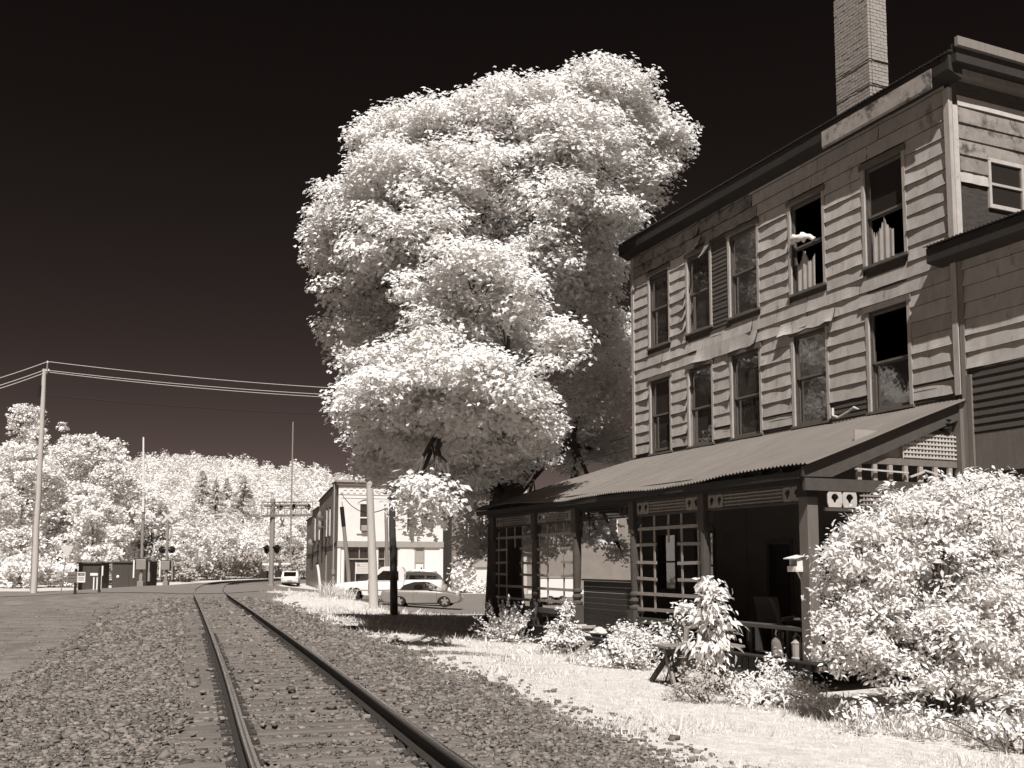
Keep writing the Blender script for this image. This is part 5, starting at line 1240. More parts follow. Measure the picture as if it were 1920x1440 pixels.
shrub('slim_shrub', 'slim upright shrub against the dark brick wall beyond the street', cx, cy, [((0, 0, .6), (.75, .6, .6)), ((0, 0, 1.5), (.6, .5, .6)), ((.05, 0, 2.3), (.4, .4, .5)), ((.9, 0, .4), (.8, .6, .4)), ((2.0, -.2, .5), (1.0, .6, .5))], .28, 30, LEAF_CARD, 'leaf_far', rng, stems=6, sub=.2)

# ------------------------------------------------------------------ vehicles (local x = forward, y = left, z up)
def wheel(parent, x, y, r, w, spokes=5, rim_r=.66):
    o = MB().lathe([(r * .60, -w / 2), (r * .93, -w / 2), (r, -w * .32), (r, w * .32), (r * .93, w / 2), (r * .60, w / 2)], (0, 0, 0), 22, 'y').build('wheel', 'tyre', parent, smooth=True, loc=(x, y, r))
    sg = 1 if y > 0 else -1; h = w / 2 * sg
    rm = MB().lathe([(r * .64, h * .80), (r * .64, h * .99), (r * .58, h * .99), (r * .56, h * .55), (r * .1, h * .5)] if sg > 0 else [(r * .1, h * .5), (r * .56, h * .55), (r * .58, h * .99), (r * .64, h * .99), (r * .64, h * .80)], (0, 0, 0), 20, 'y').build('rim', 'rim', o)
    b = MB()
    for k in range(spokes):
        a_ = 2 * math.pi * k / spokes + .3; b.bar((0, h * .92, 0), (math.cos(a_) * r * .6, h * .95, math.sin(a_) * r * .6), .10 * r / .3, .03, up=(0, 1, 0))
    b.lathe([(.02, h * .5), (r * .16, h * .8), (r * .14, h * 1.0), (.02, h * 1.01)], (0, 0, 0), 10, 'y').build('spokes', 'rim', o)
    MB().lathe([(.01, h * .2), (r * .55, h * .2), (r * .55, h * .3), (.01, h * .3)], (0, 0, 0), 14, 'y').build('brake_disc', 'black', o); return o
def shell(parent, name, prof, layers, m, smooth=True):
    """prof: closed side outline [(x,z)]; layers: [(y, scale_x, scale_z, z_shift)] from one side to the other"""
    n = len(prof); cx_ = (max(p[0] for p in prof) + min(p[0] for p in prof)) / 2; cz_ = (max(p[1] for p in prof) + min(p[1] for p in prof)) / 2; V = []; Fc = []
    for (y, sx, sz, dz) in layers:
        for (x, z_) in prof: V.append((cx_ + (x - cx_) * sx, y, cz_ + (z_ - cz_) * sz + dz))
    L = len(layers)
    for i in range(L - 1):
        for k in range(n): Fc.append((i * n + k, i * n + (k + 1) % n, (i + 1) * n + (k + 1) % n, (i + 1) * n + k))
    Fc += [tuple(range(n)), tuple((L - 1) * n + k for k in range(n))[::-1]]
    b = MB(); b.add(V, Fc); return b.build(name, m, parent, smooth=smooth, fix=True)
def arch_pts(xc, r, z0, n=9): return [(xc + r * math.cos(math.pi * k / n), z0 + r * math.sin(math.pi * k / n) * 1.0) for k in range(n + 1)]
def car_layers(W, e=.10): return [(-W / 2, .965, .86, -.02), (-W / 2 + .035, .985, .95, -.005), (-W / 2 + e, 1, 1, 0), (0, 1.012, 1.01, .01), (W / 2 - e, 1, 1, 0), (W / 2 - .035, .985, .95, -.005), (W / 2, .965, .86, -.02)]
# roadster
def vehicle(name, label, x, y, heading, zoff=0): 
    o = empty(name, (x, y, gz(x, y) + .04 + zoff), heading); return tag(o, label, 'pickup' if 'pickup' in name else 'car')
rd = vehicle('roadster', 'small silver two-seat roadster with black soft top parked broadside', -4.42, 49.3, math.radians(-4))
wf, wr = 1.20, -1.06; R_ = .34
prof = [(-1.93, .34), (-1.98, .55), (-1.93, .74), (-1.80, .83), (-1.35, .86), (-.7, .84), (.3, .84), (.75, .80), (1.3, .74), (1.72, .64), (1.93, .50), (1.97, .38), (1.88, .24), (1.62, .20)] + arch_pts(wf, R_, .24)[0:] + [(.8, .17), (-.66, .17)] + arch_pts(wr, R_, .24) + [(-1.45, .22), (-1.85, .26)]
shell(rd, 'body', prof, car_layers(1.62), 'car_silver')
shell(rd, 'soft_top', [(-1.05, .85), (-.85, 1.08), (-.45, 1.20), (.05, 1.22), (.22, 1.19), (.26, 1.16), (.0, 1.13), (-.28, 1.10), (-.36, .86)], [(-.70, 1, .97, -.01), (-.62, 1, 1, 0), (0, 1, 1.05, .01), (.62, 1, 1, 0), (.70, 1, .97, -.01)], 'soft_top')
shell(rd, 'side_glass', [(-.34, .86), (-.25, 1.09), (.04, 1.13), (.22, 1.15), (.62, .87)], [(-.685, 1, 1, 0), (.685, 1, 1, 0)], 'car_glass', False)
for sg in (-1, 1): MB().bar((.80, sg * .69, .84), (.24, sg * .62, 1.18), .05, .05).build('windscreen_pillar', 'car_silver', rd); MB().box(.42, .60, sg * .80 - .08, sg * .80 + .08, .90, 1.02).build('mirror', 'car_silver', rd, bevel=.03)
MB().box(-.30, -.12, -.55, -.15, .5, 1.05).box(-.30, -.12, .15, .55, .5, 1.05).build('seats', 'shade_cloth', rd, bevel=.05)
for sg in (-1, 1):
    MB().lathe([(.01, -.02), (.11, -.01), (.12, .0), (.01, .03)], (0, 0, 0), 12, 'x').build('headlight', 'lamp_lens', rd, loc=(1.80, sg * .58, .62), rot=(0, -.5, sg * .4)); MB().lathe([(.01, .03), (.12, .0), (.11, -.02), (.01, -.03)], (0, 0, 0), 12, 'x').build('tail_light', 'lamp_lens', rd, loc=(-1.91, sg * .58, .68), rot=(0, 0, sg * .3))
    MB().box(-.28, -.14, sg * .806 - .01, sg * .806 + .01, .70, .73).build('door_handle', 'chrome', rd)
for wx in (wf, wr):
    for sg in (-1, 1): wheel(rd, wx, sg * .70, .305, .20)
# pickup
pk = vehicle('pickup_truck', 'white pickup truck marked O-01 behind the pale pole, nose in tall grass', -6.72, 53.9, math.radians(180 + 3)); wf, wr = 1.80, -1.75; R_ = .46
prof = [(-2.92, .62), (-2.95, .95), (-2.90, 1.20), (-.98, 1.20), (-.95, 1.12), (.95, 1.12), (1.15, 1.15), (2.3, 1.06), (2.72, .98), (2.83, .85), (2.85, .55), (2.75, .42), (2.4, .40)] + arch_pts(wf, R_, .42) + [(1.2, .36), (-1.2, .36)] + arch_pts(wr, R_, .42) + [(-2.3, .42), (-2.85, .46)]
shell(pk, 'body', prof, car_layers(1.95, .08), 'car_white')
shell(pk, 'cab', [(-.92, 1.13), (-.90, 1.70), (-.80, 1.86), (-.5, 1.90), (.2, 1.88), (.35, 1.84), (1.10, 1.15)], [(-.90, 1, 1, 0), (-.80, .98, 1.04, .02), (0, .98, 1.06, .02), (.80, .98, 1.04, .02), (.90, 1, 1, 0)], 'car_white')
for sg in (-1, 1):
    shell(pk, 'side_window', [(-.62, 1.20), (-.60, 1.68), (.22, 1.70), (.80, 1.20)], [(sg * .905, 1, 1, 0), (sg * .915, 1, 1, 0)], 'car_glass', False)
    MB().box(-.55, -.35, sg * .985 - .01, sg * .985 + .01, .93, .99).build('door_handle', 'black', pk); MB().box(.68, .86, sg * 1.05 - .10, sg * 1.05 + .10, 1.18, 1.40).build('mirror', 'black', pk, bevel=.03)
    MB().box(2.74, 2.86, sg * .78 - .16, sg * .78 + .16, .78, .96).build('headlight', 'lamp_lens', pk); MB().box(-2.97, -2.90, sg * .86 - .07, sg * .86 + .07, .72, 1.12).build('tail_light', 'lamp_lens', pk)
MB().bar((1.09, 0, 1.18), (.37, 0, 1.84), 1.5, .02, up=(1, 0, 1)).build('windscreen', 'car_glass', pk)
MB().box(2.80, 2.92, -.95, .95, .42, .60).box(-3.02, -2.93, -.9, .9, .48, .62).build('bumper', 'chrome', pk, bevel=.02); MB().box(2.83, 2.87, -.58, .58, .66, .96).build('grille', 'black', pk)
for wx in (wf, wr):
    for sg in (-1, 1): wheel(pk, wx, sg * .84, .38, .24)
for sg in (-1, 1):
    for xx in (-.88, .98): MB().box(xx - .012, xx + .012, sg * .978 - .006, sg * .978 + .006, .48, 1.12).build('door_seam', 'black', pk)
    MB().box(-2.8, 2.6, sg * .985 - .008, sg * .985 + .008, .66, .70).build('side_moulding', 'paint_grey', pk)
    MB().box(-.62, 1.0, sg * .80 - .01, sg * .80 + .01, .19, .23).build('sill', 'black', rd); MB().box(-.36, -.348, sg * .808 - .004, sg * .808 + .004, .30, .82).box(.80, .812, sg * .808 - .004, sg * .808 + .004, .30, .78).build('door_seam', 'black', rd)
fc = bpy.data.curves.new('fleet_number', 'FONT'); fc.body = 'O-01'; fc.size = .42; fc.extrude = .004
fo = bpy.data.objects.new('tmp_text', fc); COL.objects.link(fo); bpy.context.view_layer.update()
fm = bpy.data.meshes.new_from_object(fo.evaluated_get(bpy.context.evaluated_depsgraph_get())); bpy.data.objects.remove(fo)
ft = link_mesh('fleet_number', fm, 'black', pk, loc=(-1.45, .982, .78), rot=(math.pi / 2, 0, math.pi)); ft.location = (-1.25, .985, .80)
# station wagon behind the pickup
su = vehicle('station_wagon', 'dark-roofed estate car with roof rails parked behind the white pickup', -6.2, 58.3, math.radians(180)); wf, wr = 1.45, -1.40; R_ = .40
prof = [(-2.35, .55), (-2.40, .85), (-2.30, 1.02), (1.0, 1.02), (1.9, .94), (2.3, .80), (2.38, .55), (2.2, .36)] + arch_pts(wf, R_, .38) + [(.9, .32), (-.9, .32)] + arch_pts(wr, R_, .38) + [(-2.2, .40)]
shell(su, 'body', prof, car_layers(1.85, .08), 'paint_grey')
shell(su, 'cabin', [(-2.28, 1.0), (-1.95, 1.55), (-1.7, 1.70), (-.6, 1.76), (.1, 1.70), (.35, 1.62), (1.15, 1.02)], [(-.84, 1, 1, 0), (-.70, .98, 1.05, .02), (.70, .98, 1.05, .02), (.84, 1, 1, 0)], 'car_dark')
for sg in (-1, 1):
    for q in ([(-2.05, 1.08), (-1.82, 1.52), (-1.25, 1.56), (-1.25, 1.08)], [(-1.12, 1.08), (-1.12, 1.57), (-.28, 1.58), (-.20, 1.08)], [(-.08, 1.08), (-.14, 1.58), (.25, 1.55), (.85, 1.08)]): shell(su, 'side_window', q, [(sg * .845, 1, 1, 0), (sg * .855, 1, 1, 0)], 'car_glass', False)
    MB().tube([(-1.75, sg * .62, 1.72), (-1.6, sg * .62, 1.83), (-.4, sg * .62, 1.85), (.1, sg * .62, 1.73)], .025, 6).build('roof_rail', 'chrome', su)
    MB().box(2.28, 2.38, sg * .7 - .15, sg * .7 + .15, .66, .80).build('headlight', 'lamp_lens', su)
for wx in (wf, wr):
    for sg in (-1, 1): wheel(su, wx, sg * .80, .34, .22)
# white saloon seen from behind, beyond the crossing
ws = vehicle('white_car', 'white hatchback seen from behind, parked beyond the cantilever signal', -21.9, 98.3, math.radians(90 + 9)); ws.scale = (.92, .92, .95); wf, wr = 1.35, -1.30; R_ = .38
prof = [(-2.15, .45), (-2.2, .75), (-2.1, .95), (.9, .95), (1.7, .85), (2.1, .70), (2.15, .45), (2.0, .30)] + arch_pts(wf, R_, .33) + [(.85, .26), (-.85, .26)] + arch_pts(wr, R_, .33) + [(-2.05, .32)]
shell(ws, 'body', prof, car_layers(1.78), 'car_white')
shell(ws, 'cabin', [(-2.05, .94), (-1.55, 1.42), (-.8, 1.50), (.1, 1.46), (.9, .95)], [(-.80, 1, 1, 0), (-.62, .97, 1.04, .01), (.62, .97, 1.04, .01), (.80, 1, 1, 0)], 'car_white')
MB().bar((-2.03, 0, 1.0), (-1.60, 0, 1.42), 1.25, .02, up=(-1, 0, 1)).build('rear_window', 'car_glass', ws)
for sg in (-1, 1):
    shell(ws, 'side_window', [(-1.6, 1.0), (-1.35, 1.36), (.1, 1.38), (.65, 1.0)], [(sg * .80, 1, 1, 0), (sg * .81, 1, 1, 0)], 'car_glass', False); MB().box(-2.2, -2.12, sg * .68 - .14, sg * .68 + .14, .70, .84).build('tail_light', 'lamp_lens', ws)
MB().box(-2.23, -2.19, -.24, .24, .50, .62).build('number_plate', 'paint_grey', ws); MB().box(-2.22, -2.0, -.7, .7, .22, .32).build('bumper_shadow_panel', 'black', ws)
for wx in (wf, wr):
    for sg in (-1, 1): wheel(ws, wx, sg * .78, .31, .20)

tr = empty('box_trailer', (2.35, 56.5, gz(2.35, 56.5)), math.radians(6)); tag(tr, 'white box trailer seen through the porch trellis beyond the maple', 'trailer')
MB().box(-1.1, 1.1, -.8, .8, .45, 1.55).build('body', 'car_white', tr, bevel=.04); MB().box(-1.14, 1.14, -.84, .84, 1.551, 1.60).build('lid', 'paint_grey', tr)
for sx in (-.3, .4):
    for sg in (-1, 1): wheel(tr, sx, sg * .78, .28, .18)
MB().bar((-1.1, 0, .5), (-2.0, 0, .45), .08, .08).build('drawbar', 'steel_grey', tr)

# ------------------------------------------------------------------ poles, wires, signals, signs
def pole(name, label, u0, v0, Yd, u1, v1, r0, r1, m, cat='utility pole', n=7):
    p0 = atY(u0, v0, Yd); p1 = atY(u1, v1, Yd); zb = gz(p0[0], p0[1]); p0 = np.array([p0[0] - (p1[0] - p0[0]) * 0, Yd, zb]); o = empty(name, tuple(p0)); tag(o, label, cat)
    d = p1 - p0; d[1] = 0; rg = np.random.default_rng(int(u0)); pts = [d * (i / n) + (np.array([rg.normal(0, .012), rg.normal(0, .012), 0]) if 0 < i < n else 0) for i in range(n + 1)]; pts[0] = pts[0] - np.array([0, 0, .3])
    MB().tube(pts, [r0 + (r1 - r0) * i / n for i in range(n + 1)], 12).build('shaft', m, o, smooth=True); return o, p1
pl, ptop = pole('utility_pole', 'tall wooden utility pole at the left edge carrying the wires', 63, 1113, 64.5, 83, 692, .20, .13, 'pole_wood')
MB().tube([tuple(ptop - np.array(pl.location) + np.array([.18, 0, -.3])), tuple(ptop - np.array(pl.location) + np.array([.2, 0, .42]))], .05, 6).build('top_bracket', 'steel_grey', pl)
for k, (dz, dx) in enumerate(((.50, .2), (-.05, .12), (-.05, .30))): MB().lathe([(.03, 0), (.07, .03), (.04, .07), (.06, .11), (.02, .15)], tuple(ptop - np.array(pl.location) + np.array([dx, 0, dz - .1])), 8).build('insulator', 'steel_pale', pl)
q = ptop - np.array(pl.location)
MB().tube([tuple(q + np.array([-.15, -.12, -1.1])), tuple(q + np.array([-.2, -.12, -1.9]))], .09, 8).build('cable_clamp', 'black', pl)
lm_ = MB().tube([(-.05, -.1, 6.2), (-.35, -.5, 6.4), (-.5, -.7, 6.35)], .03, 6).lathe([(.03, 6.42), (.22, 6.38), (.26, 6.28), (.2, 6.24)], (-.5, -.7, 0), 10).build('street_lamp_head', 'steel_grey', pl)
MB().tube([(-.18, -.1, .2), (-.20, -.1, 5.8)], .035, 5).build('conduit', 'steel_grey', pl)
pole('utility_pole', 'pale thick utility pole in front of the white pickup', 701, 1150, 47.6, 691, 858, .235, .15, 'pole_wood')
pole('utility_pole', 'dark pole standing in the shade of the maple', 739, 1160, 42.2, 735, 890, .17, .13, 'pole_shaded')
pole('lamp_post', 'grey square-looking post just right of the pale pole', 727, 1128, 56, 724, 952, .11, .10, 'wood_grey', 'post')
g1, gtop = pole('stub_pole', 'short leaning stub pole with dark top before the store front', 657, 1112, 70, 641, 952, .17, .12, 'wood_grey', 'pole')
MB().tube([tuple((gtop - np.array(g1.location)) * .78), tuple((gtop - np.array(g1.location)) * 1.01)], .15, 8).build('dark_sleeve', 'black', g1)
w_, wt = pole('guard_post', 'thin white leaning post at the road edge left of the pickup', 602, 1122, 63.3, 595, 1058, .09, .085, 'paint_white', 'post')
MB().tube([tuple((wt - np.array(w_.location)) * .99), tuple((wt - np.array(w_.location)) * 1.06)], .09, 8).build('cap', 'black', w_)
def wire(label, a_, b_, sag_, r, m):
    a_ = np.array(a_, float); b_ = np.array(b_, float); n = 22; o = MB().tube([tuple(a_ * (1 - t) + b_ * t - np.array([0, 0, sag_ * 4 * t * (1 - t)]) - a_) for t in np.linspace(0, 1, n)], r, 5).build('overhead_wire', m, None, loc=tuple(a_)); tag(o, label, 'wire', 'wires strung from the left utility pole')
hid, htop = pole('utility_pole', 'utility pole behind the maple crown that takes the wires on', 985, 1112, 78, 985, 745, .2, .14, 'pole_wood')
tp = ptop
wire('topmost pale wire running right from the tall utility pole', tp + np.array([.2, 0, .5]), htop + np.array([0, 0, .3]), .55, .024, 'wire')
wire('middle pale wire running right from the tall utility pole', tp + np.array([.15, 0, -.08]), htop + np.array([-.1, 0, -.15]), .55, .024, 'wire')
wire('third pale wire running close under the middle one', tp + np.array([.15, .25, -.16]), htop + np.array([.1, .2, -.3]), .6, .024, 'wire')
wire('lowest dark cable running right from the tall utility pole', tp + np.array([.2, 0, -1.75]), htop + np.array([0, 0, -1.55]), .5, .028, 'wire_dark')
lf = atY(-260, 770, 56)
wire('topmost wire leaving the picture to the left of the utility pole', tp + np.array([.2, 0, .5]), lf, .3, .024, 'wire'); wire('second wire leaving the picture to the left of the utility pole', tp + np.array([.05, 0, -.05]), lf + np.array([0, 0, -.3]), .35, .024, 'wire'); wire('lower wire leaving the picture to the left of the utility pole', tp + np.array([.05, 0, -.25]), lf + np.array([0, 0, -.5]), .35, .024, 'wire')
wire('low thin wire sloping down left of the utility pole', atY(67, 905, 64.4), atY(-200, 1010, 58), .2, .018, 'wire_dark')
wire('thin drop wire from the store cornice to the grey post', np.array(bld.location) + np.array([.3, -.4, 8.5]), atY(724, 953, 56), .8, .03, 'wire_dark')
wire('thin wire crossing from the house corner towards the maple', hw(12.4, .1, 5.0), (-2.0, 34, 4.4), .15, .012, 'wire_dark')

def lamp_pair(o, z, half, facing, r=.30, hood=.30, edge=False):
    """two flashing-light discs on a cross bar; facing = angle of the lens direction"""
    c, s_ = math.cos(facing), math.sin(facing); px_, py_ = -s_, c
    MB().tube([(px_ * half, py_ * half, z), (-px_ * half, -py_ * half, z)], .03, 6).build('lamp_arm', 'steel_grey', o)
    for sg in (-1, 1):
        ctr = (px_ * half * sg, py_ * half * sg, z - .08)
        d = MB().lathe([(.01, -.02), (r, -.015), (r, .015), (.01, .02)], (0, 0, 0), 18, 'x').build('lamp_disc', 'black', o, loc=ctr, rot=(0, 0, facing))
        MB().lathe([(.01, .02), (.15, .02), (.16, .05), (.01, .06)], (0, 0, 0), 12, 'x').lathe([(.12, -.12), (.14, -.02), (.01, -.01)], (0, 0, 0), 10, 'x').build('lamp', 'black', d)
        n = 8; V = []
        for k in range(n + 1):
            a2 = math.pi * k / n; V += [(.02, .19 * math.cos(a2), .19 * math.sin(a2)), (.02 + hood, .16 * math.cos(a2), .10 + .10 * math.sin(a2))]
        me = bpy.data.meshes.new('hood'); me.from_pydata(V, [], [(2 * k, 2 * k + 1, 2 * k + 3, 2 * k + 2) for k in range(n)]); me.update(); ho = link_mesh('hood', me, 'black', d); ho.modifiers.new('t', 'SOLIDIFY').thickness = .01
def crossbuck(o, z, facing, m='sign_face', L=1.2, off=.12, text=False):
    c, s_ = math.cos(facing), math.sin(facing); R = Matrix.Rotation(facing, 4, 'Z')
    for sg in (-1, 1):
        b = MB(); k = .707; p0 = R @ Vector((off + .012 * sg, -L / 2 * k * sg, -L / 2 * k)); p1 = R @ Vector((off + .012 * sg, L / 2 * k * sg, L / 2 * k))
        b.bar(p0, p1, .23, .012, up=(c, s_, 0)); bl_ = b.build('crossbuck_blade', m, o, loc=(0, 0, z))
def gate_mech(o, z, facing, arm_top, arm_du, m='steel_grey', lean=.0):
    R = Matrix.Rotation(facing, 4, 'Z')
    MB().box(-.28, .28, -.34, .34, z - .35, z + .40).build('gate_machine', m, o, bevel=.03, rot=(0, 0, facing)); MB().box(-.33, .20, -.44, .44, z + .405, z + .46).build('machine_lid', 'dark_wood', o, rot=(0, 0, facing))
    for sg in (-1, 1): MB().box(-.10, .10, sg * .52 - .05, sg * .52 + .05, z - .95, z + .35).build('counterweight_arm', 'steel_pale' if sg < 0 else 'steel_grey', o, rot=(0, 0, facing))
    MB().box(-.18, .18, .47, .62, z - 1.2, z - .55).build('counterweight', 'steel_grey', o, rot=(0, 0, facing))
FACE = math.radians(200)
def signal(name, label, u, vb, Yd, mast_top_v, r=.11):
    p = atY(u, vb, Yd); zb = gz(p[0], Yd) ; o = empty(name, (p[0], Yd, zb)); tag(o, label, 'crossing signal'); H = atY(u, mast_top_v, Yd)[2] - zb
    MB().tube([(0, 0, 0), (0, 0, H)], r, 10).build('mast', 'steel_grey', o); MB().box(-.22, .22, -.22, .22, -.1, .45).box(-.12, .12, -.12, .12, .45, .9).build('foundation', 'steel_grey', o, bevel=.02); return o, H
s1, H1 = signal('crossing_signal', 'left crossing signal with raised gate arm reaching far above the trees', 264, 1105, 72, 950)
lamp_pair(s1, 3.2 - .0, .72, math.radians(38), r=.34); crossbuck(s1, 4.65, math.radians(172), 'sign_back', off=.1)
for ch in list(s1.children):
    if ch.name.startswith('crossbuck'): ch.location = (-.75, 0, 5.0)
gate_mech(s1, 1.65, math.radians(-80), 0, 0); 
pt_ = atY(270, 820, 72); MB().tube([(0.02, -.1, H1 - .4), (pt_[0] - s1.location.x, -.1, pt_[2] - s1.location.z)], [.085, .06], 8).build('gate_arm', 'steel_pale', s1); MB().tube([(-.1, 0, H1 - .1), (.5, 0, H1 - .05)], .03, 6).build('mast_bracket', 'steel_grey', s1)
s2, H2 = signal('crossing_signal', 'second crossing signal with white crossbuck and two black lamp discs', 311, 1097, 85, 958)
lamp_pair(s2, 3.2, .40, math.radians(95), r=.31); crossbuck(s2, H2 - .55, math.radians(-88), 'sign_face', L=1.25)
gate_mech(s2, 1.75, math.radians(-88), 0, 0)
s3, H3 = signal('cantilever_signal', 'thick crossing mast with railed cantilever walkway and gate arm', 508, 1106, 80.7, 935, r=.20)
lamp_pair(s3, 3.35, .68, math.radians(50), r=.36); lamp_pair(s3, 3.36, .62, math.radians(232), r=.34); crossbuck(s3, 5.4, math.radians(168), 'sign_back', L=1.0, off=.1)
for ch in list(s3.children):
    if ch.name.startswith('crossbuck'): ch.location = (.9, 0, 5.45)
WZ = atY(508, 968, 80.7)[2] - s3.location.z; we = (2.35, 3.2); ws0 = (-.55, -.5)
cd_ = Vector((we[0] - ws0[0], we[1] - ws0[1], 0)); cl_ = cd_.length; cd_.normalize(); cn_ = Vector((-cd_.y, cd_.x, 0))
def cpt(a_, b_, z_): v_ = Vector((ws0[0], ws0[1], WZ)) + cd_ * a_ + cn_ * b_; return (v_.x, v_.y, WZ + z_)
MB().bar(cpt(0, 0, 0), cpt(cl_, 0, .25), .75, .20).build('walkway', 'steel_grey', s3)
for sg in (-1, 1):
    MB().tube([cpt(0, sg * .36, 1.12), cpt(cl_, sg * .36, 1.37)], .04, 5).tube([cpt(0, sg * .36, .6), cpt(cl_, sg * .36, .85)], .03, 5).build('handrail', 'steel_grey', s3)
    for k in range(9): MB().tube([cpt(cl_ * k / 8, sg * .36, .05 + .25 * k / 8), cpt(cl_ * k / 8, sg * .36, 1.12 + .25 * k / 8)], .03, 5).build('baluster', 'steel_grey', s3)
MB().tube([cpt(0, 0, .85), cpt(cl_, 0, 1.10)], .11, 8).build('cantilever_arm', 'steel_grey', s3)
for k, f in enumerate((.35, .62, .95)):
    c_ = cpt(cl_ * f, -.1 if k else .1, .72 + .2 * f); MB().lathe([(.01, -.25), (.13, -.2), (.30, -.03), (.30, .0), (.15, .02), (.14, .25), (.01, .26)], (0, 0, 0), 14, 'x').build('cantilever_lamp', 'black', s3, loc=c_, rot=(0, 0, math.radians(20 if k % 2 else 200)))
MB().bar((-.75, 0, 2.05), (1.5, .3, 2.1), .10, .14).build('gate_bracket', 'steel_pale', s3); pt_ = atY(548, 790, 80.7)
MB().tube([(1.45, .3, 2.1), (pt_[0] - s3.location.x, .3, pt_[2] - s3.location.z)], [.07, .05], 8).build('gate_arm', 'steel_grey', s3)
MB().box(-.75, -.30, -.3, .3, .9, 1.5).build('gate_machine', 'dark_wood', s3); MB().box(.35, .75, -.25, .25, 1.0, 1.55).build('counterweight', 'dark_wood', s3)
# triangular sign
def atg(u, v, Yd): p = atY(u, v, Yd); return p[0], Yd, gz(p[0], Yd)
ty = atg(113, 1120, 57.6); ys_ = empty('yield_sign', ty); tag(ys_, 'pale triangular yield sign on a thin post at the left', 'road sign')
MB().tube([(0, 0, -.2), (.28, .0, 2.75)], .03, 6).build('post', 'steel_grey', ys_)
zc = atY(122, 1023, 57.6)[2] - ty[2]; zb_ = atY(122, 1048, 57.6)[2] - ty[2]
MB().prism([(-.12, zc), (.70, zc), (.29, zb_)], -.05, -.035, axis='y').build('sign_plate', 'sign_face', ys_)
# low sign board with two panels
tb = atg(140, 1121, 56); sb = empty('notice_sign', tb); tag(sb, 'low dark board with a small white NO sign on two posts', 'sign')
MB().box(-.05, .07, -.05, .05, -.2, 1.45).build('post', 'dark_wood', sb); MB().box(1.12, 1.24, .4, .5, -.3, 1.5).build('post', 'dark_wood', sb)
z0 = atY(140, 1093, 56)[2] - tb[2]
MB().box(-.42, .62, -.10, -.055, z0, z0 + .62).build('board', 'wood_grey', sb)
for k in range(3): MB().box(-.37, .10, -.125, -.101, z0 + .06 + k * .19, z0 + .19 + k * .19).build('plank', 'post_grey', sb)
pn = MB().box(.16, .60, -.125, -.101, z0 + .03, z0 + .60).build('white_panel', 'paint_white', sb); MB().box(.20, .56, -.13, -.1255, z0 + .41, z0 + .56).build('black_band', 'black', pn)
fc = bpy.data.curves.new('no_text', 'FONT'); fc.body = 'NO'; fc.size = .15; fc.extrude = .002; fo = bpy.data.objects.new('tmp_text', fc); COL.objects.link(fo); bpy.context.view_layer.update()
fm = bpy.data.meshes.new_from_object(fo.evaluated_get(bpy.context.evaluated_depsgraph_get())); bpy.data.objects.remove(fo); link_mesh('lettering', fm, 'paint_white', pn, loc=(.28, -.133, z0 + .435), rot=(math.pi / 2, 0, 0))
for k in range(3): MB().box(.22, .54, -.129, -.1255, z0 + .14 + k * .08, z0 + .18 + k * .08).build('text_line', 'steel_grey', pn)
# trackside cabinet and sheds
def shed(name, label, u0, u1, vt, vb, Yd, depth, m, roof, ribs=True):
    p0 = atY(u0, vb, Yd); p1 = atY(u1, vb, Yd); zb = gz((p0[0] + p1[0]) / 2, Yd); W = p1[0] - p0[0]; H = atY(u0, vt, Yd)[2] - zb; o = empty(name, (p0[0], Yd, zb)); tag(o, label, 'shed')
    MB().box(0, W, 0, depth, -.2, H).build('walls', m, o)
    if ribs:
        k = 0; x = .05
        while x < W - .1: MB().box(x, x + .05, -.02, -.001, -.1, H - .02).build('batten', m, o); x += .42
    MB().box(-.1, W + .1, -.12, depth + .1, H, H + .10).build('roof', roof, o); return o, W, H
sh, W, H = shed('trackside_shed', 'dark metal trackside shed behind the left crossing mast', 209, 273, 1055, 1103, 78.5, 2.4, 'shed_metal', 'tin_dark')
MB().box(.05, W * .5, -.035, -.021, .0, H - .15).build('door', 'shed_metal', sh); MB().lathe([(.01, -.10), (.10, -.09), (.12, -.03), (.01, -.021)], (W * .18, 0, .95), 10, 'y').build('lamp', 'steel_pale', sh)
shed('small_shed', 'low dark board shed behind the small white NO sign', 146, 187, 1057, 1095, 72, 1.6, 'shed_metal', 'shed_metal')
bx = atg(178, 1103, 66); cb = empty('equipment_stand', (bx[0], bx[1], bx[2])); tag(cb, 'pale little stand on legs beside the dark board shed', 'stand')
for dx in (-.12, .10, .35): MB().box(dx, dx + .08, -.04, .04, -.1, .95).build('leg', 'steel_pale', cb)
MB().box(-.3, .2, -.12, .12, .951, 1.12).build('box', 'steel_pale', cb); MB().box(.42, .52, -.05, .05, .95, 1.6).build('upright', 'steel_pale', cb)

# ------------------------------------------------------------------ things on and around the porch
def hplace(s, w, z): return tuple(hw(s, w, z))
bf = empty('bird_feeder', hplace(.44, PW + .02, 1.42), HANG); bf.scale = (.72, .72, .8); tag(bf, 'white wooden bird feeder mounted on the near porch post', 'bird feeder')
MB().bar((0, .02, -.35), (0, .02, .24), .05, .10, up=(0, 1, 0)).prism([(-.02, -.34), (-.02, -.1), (.20, -.1), (.06, -.3)], -.02, .02, axis='x').build('back_post', 'paint_white', bf)
MB().box(-.16, .16, .05, .36, -.10, -.075).box(-.16, .16, .34, .362, -.074, .02).box(-.162, -.14, .05, .339, -.074, .02).box(.14, .162, .05, .339, -.074, .02).build('tray', 'paint_white', bf)
MB().prism([(.0, .26), (.44, .18), (.44, .20), (.0, .285)], -.21, .21, axis='x').build('roof', 'paint_white', bf); MB().box(-.15, -.13, .06, .3, .021, .2).box(.13, .15, .06, .3, .021, .2).build('side_boards', 'paint_white', bf)
jg = empty('water_jug', hplace(1.22, PW + .0, FZ), HANG); tag(jg, 'round-shouldered milk can shaped jug on the near porch floor edge', 'jug')
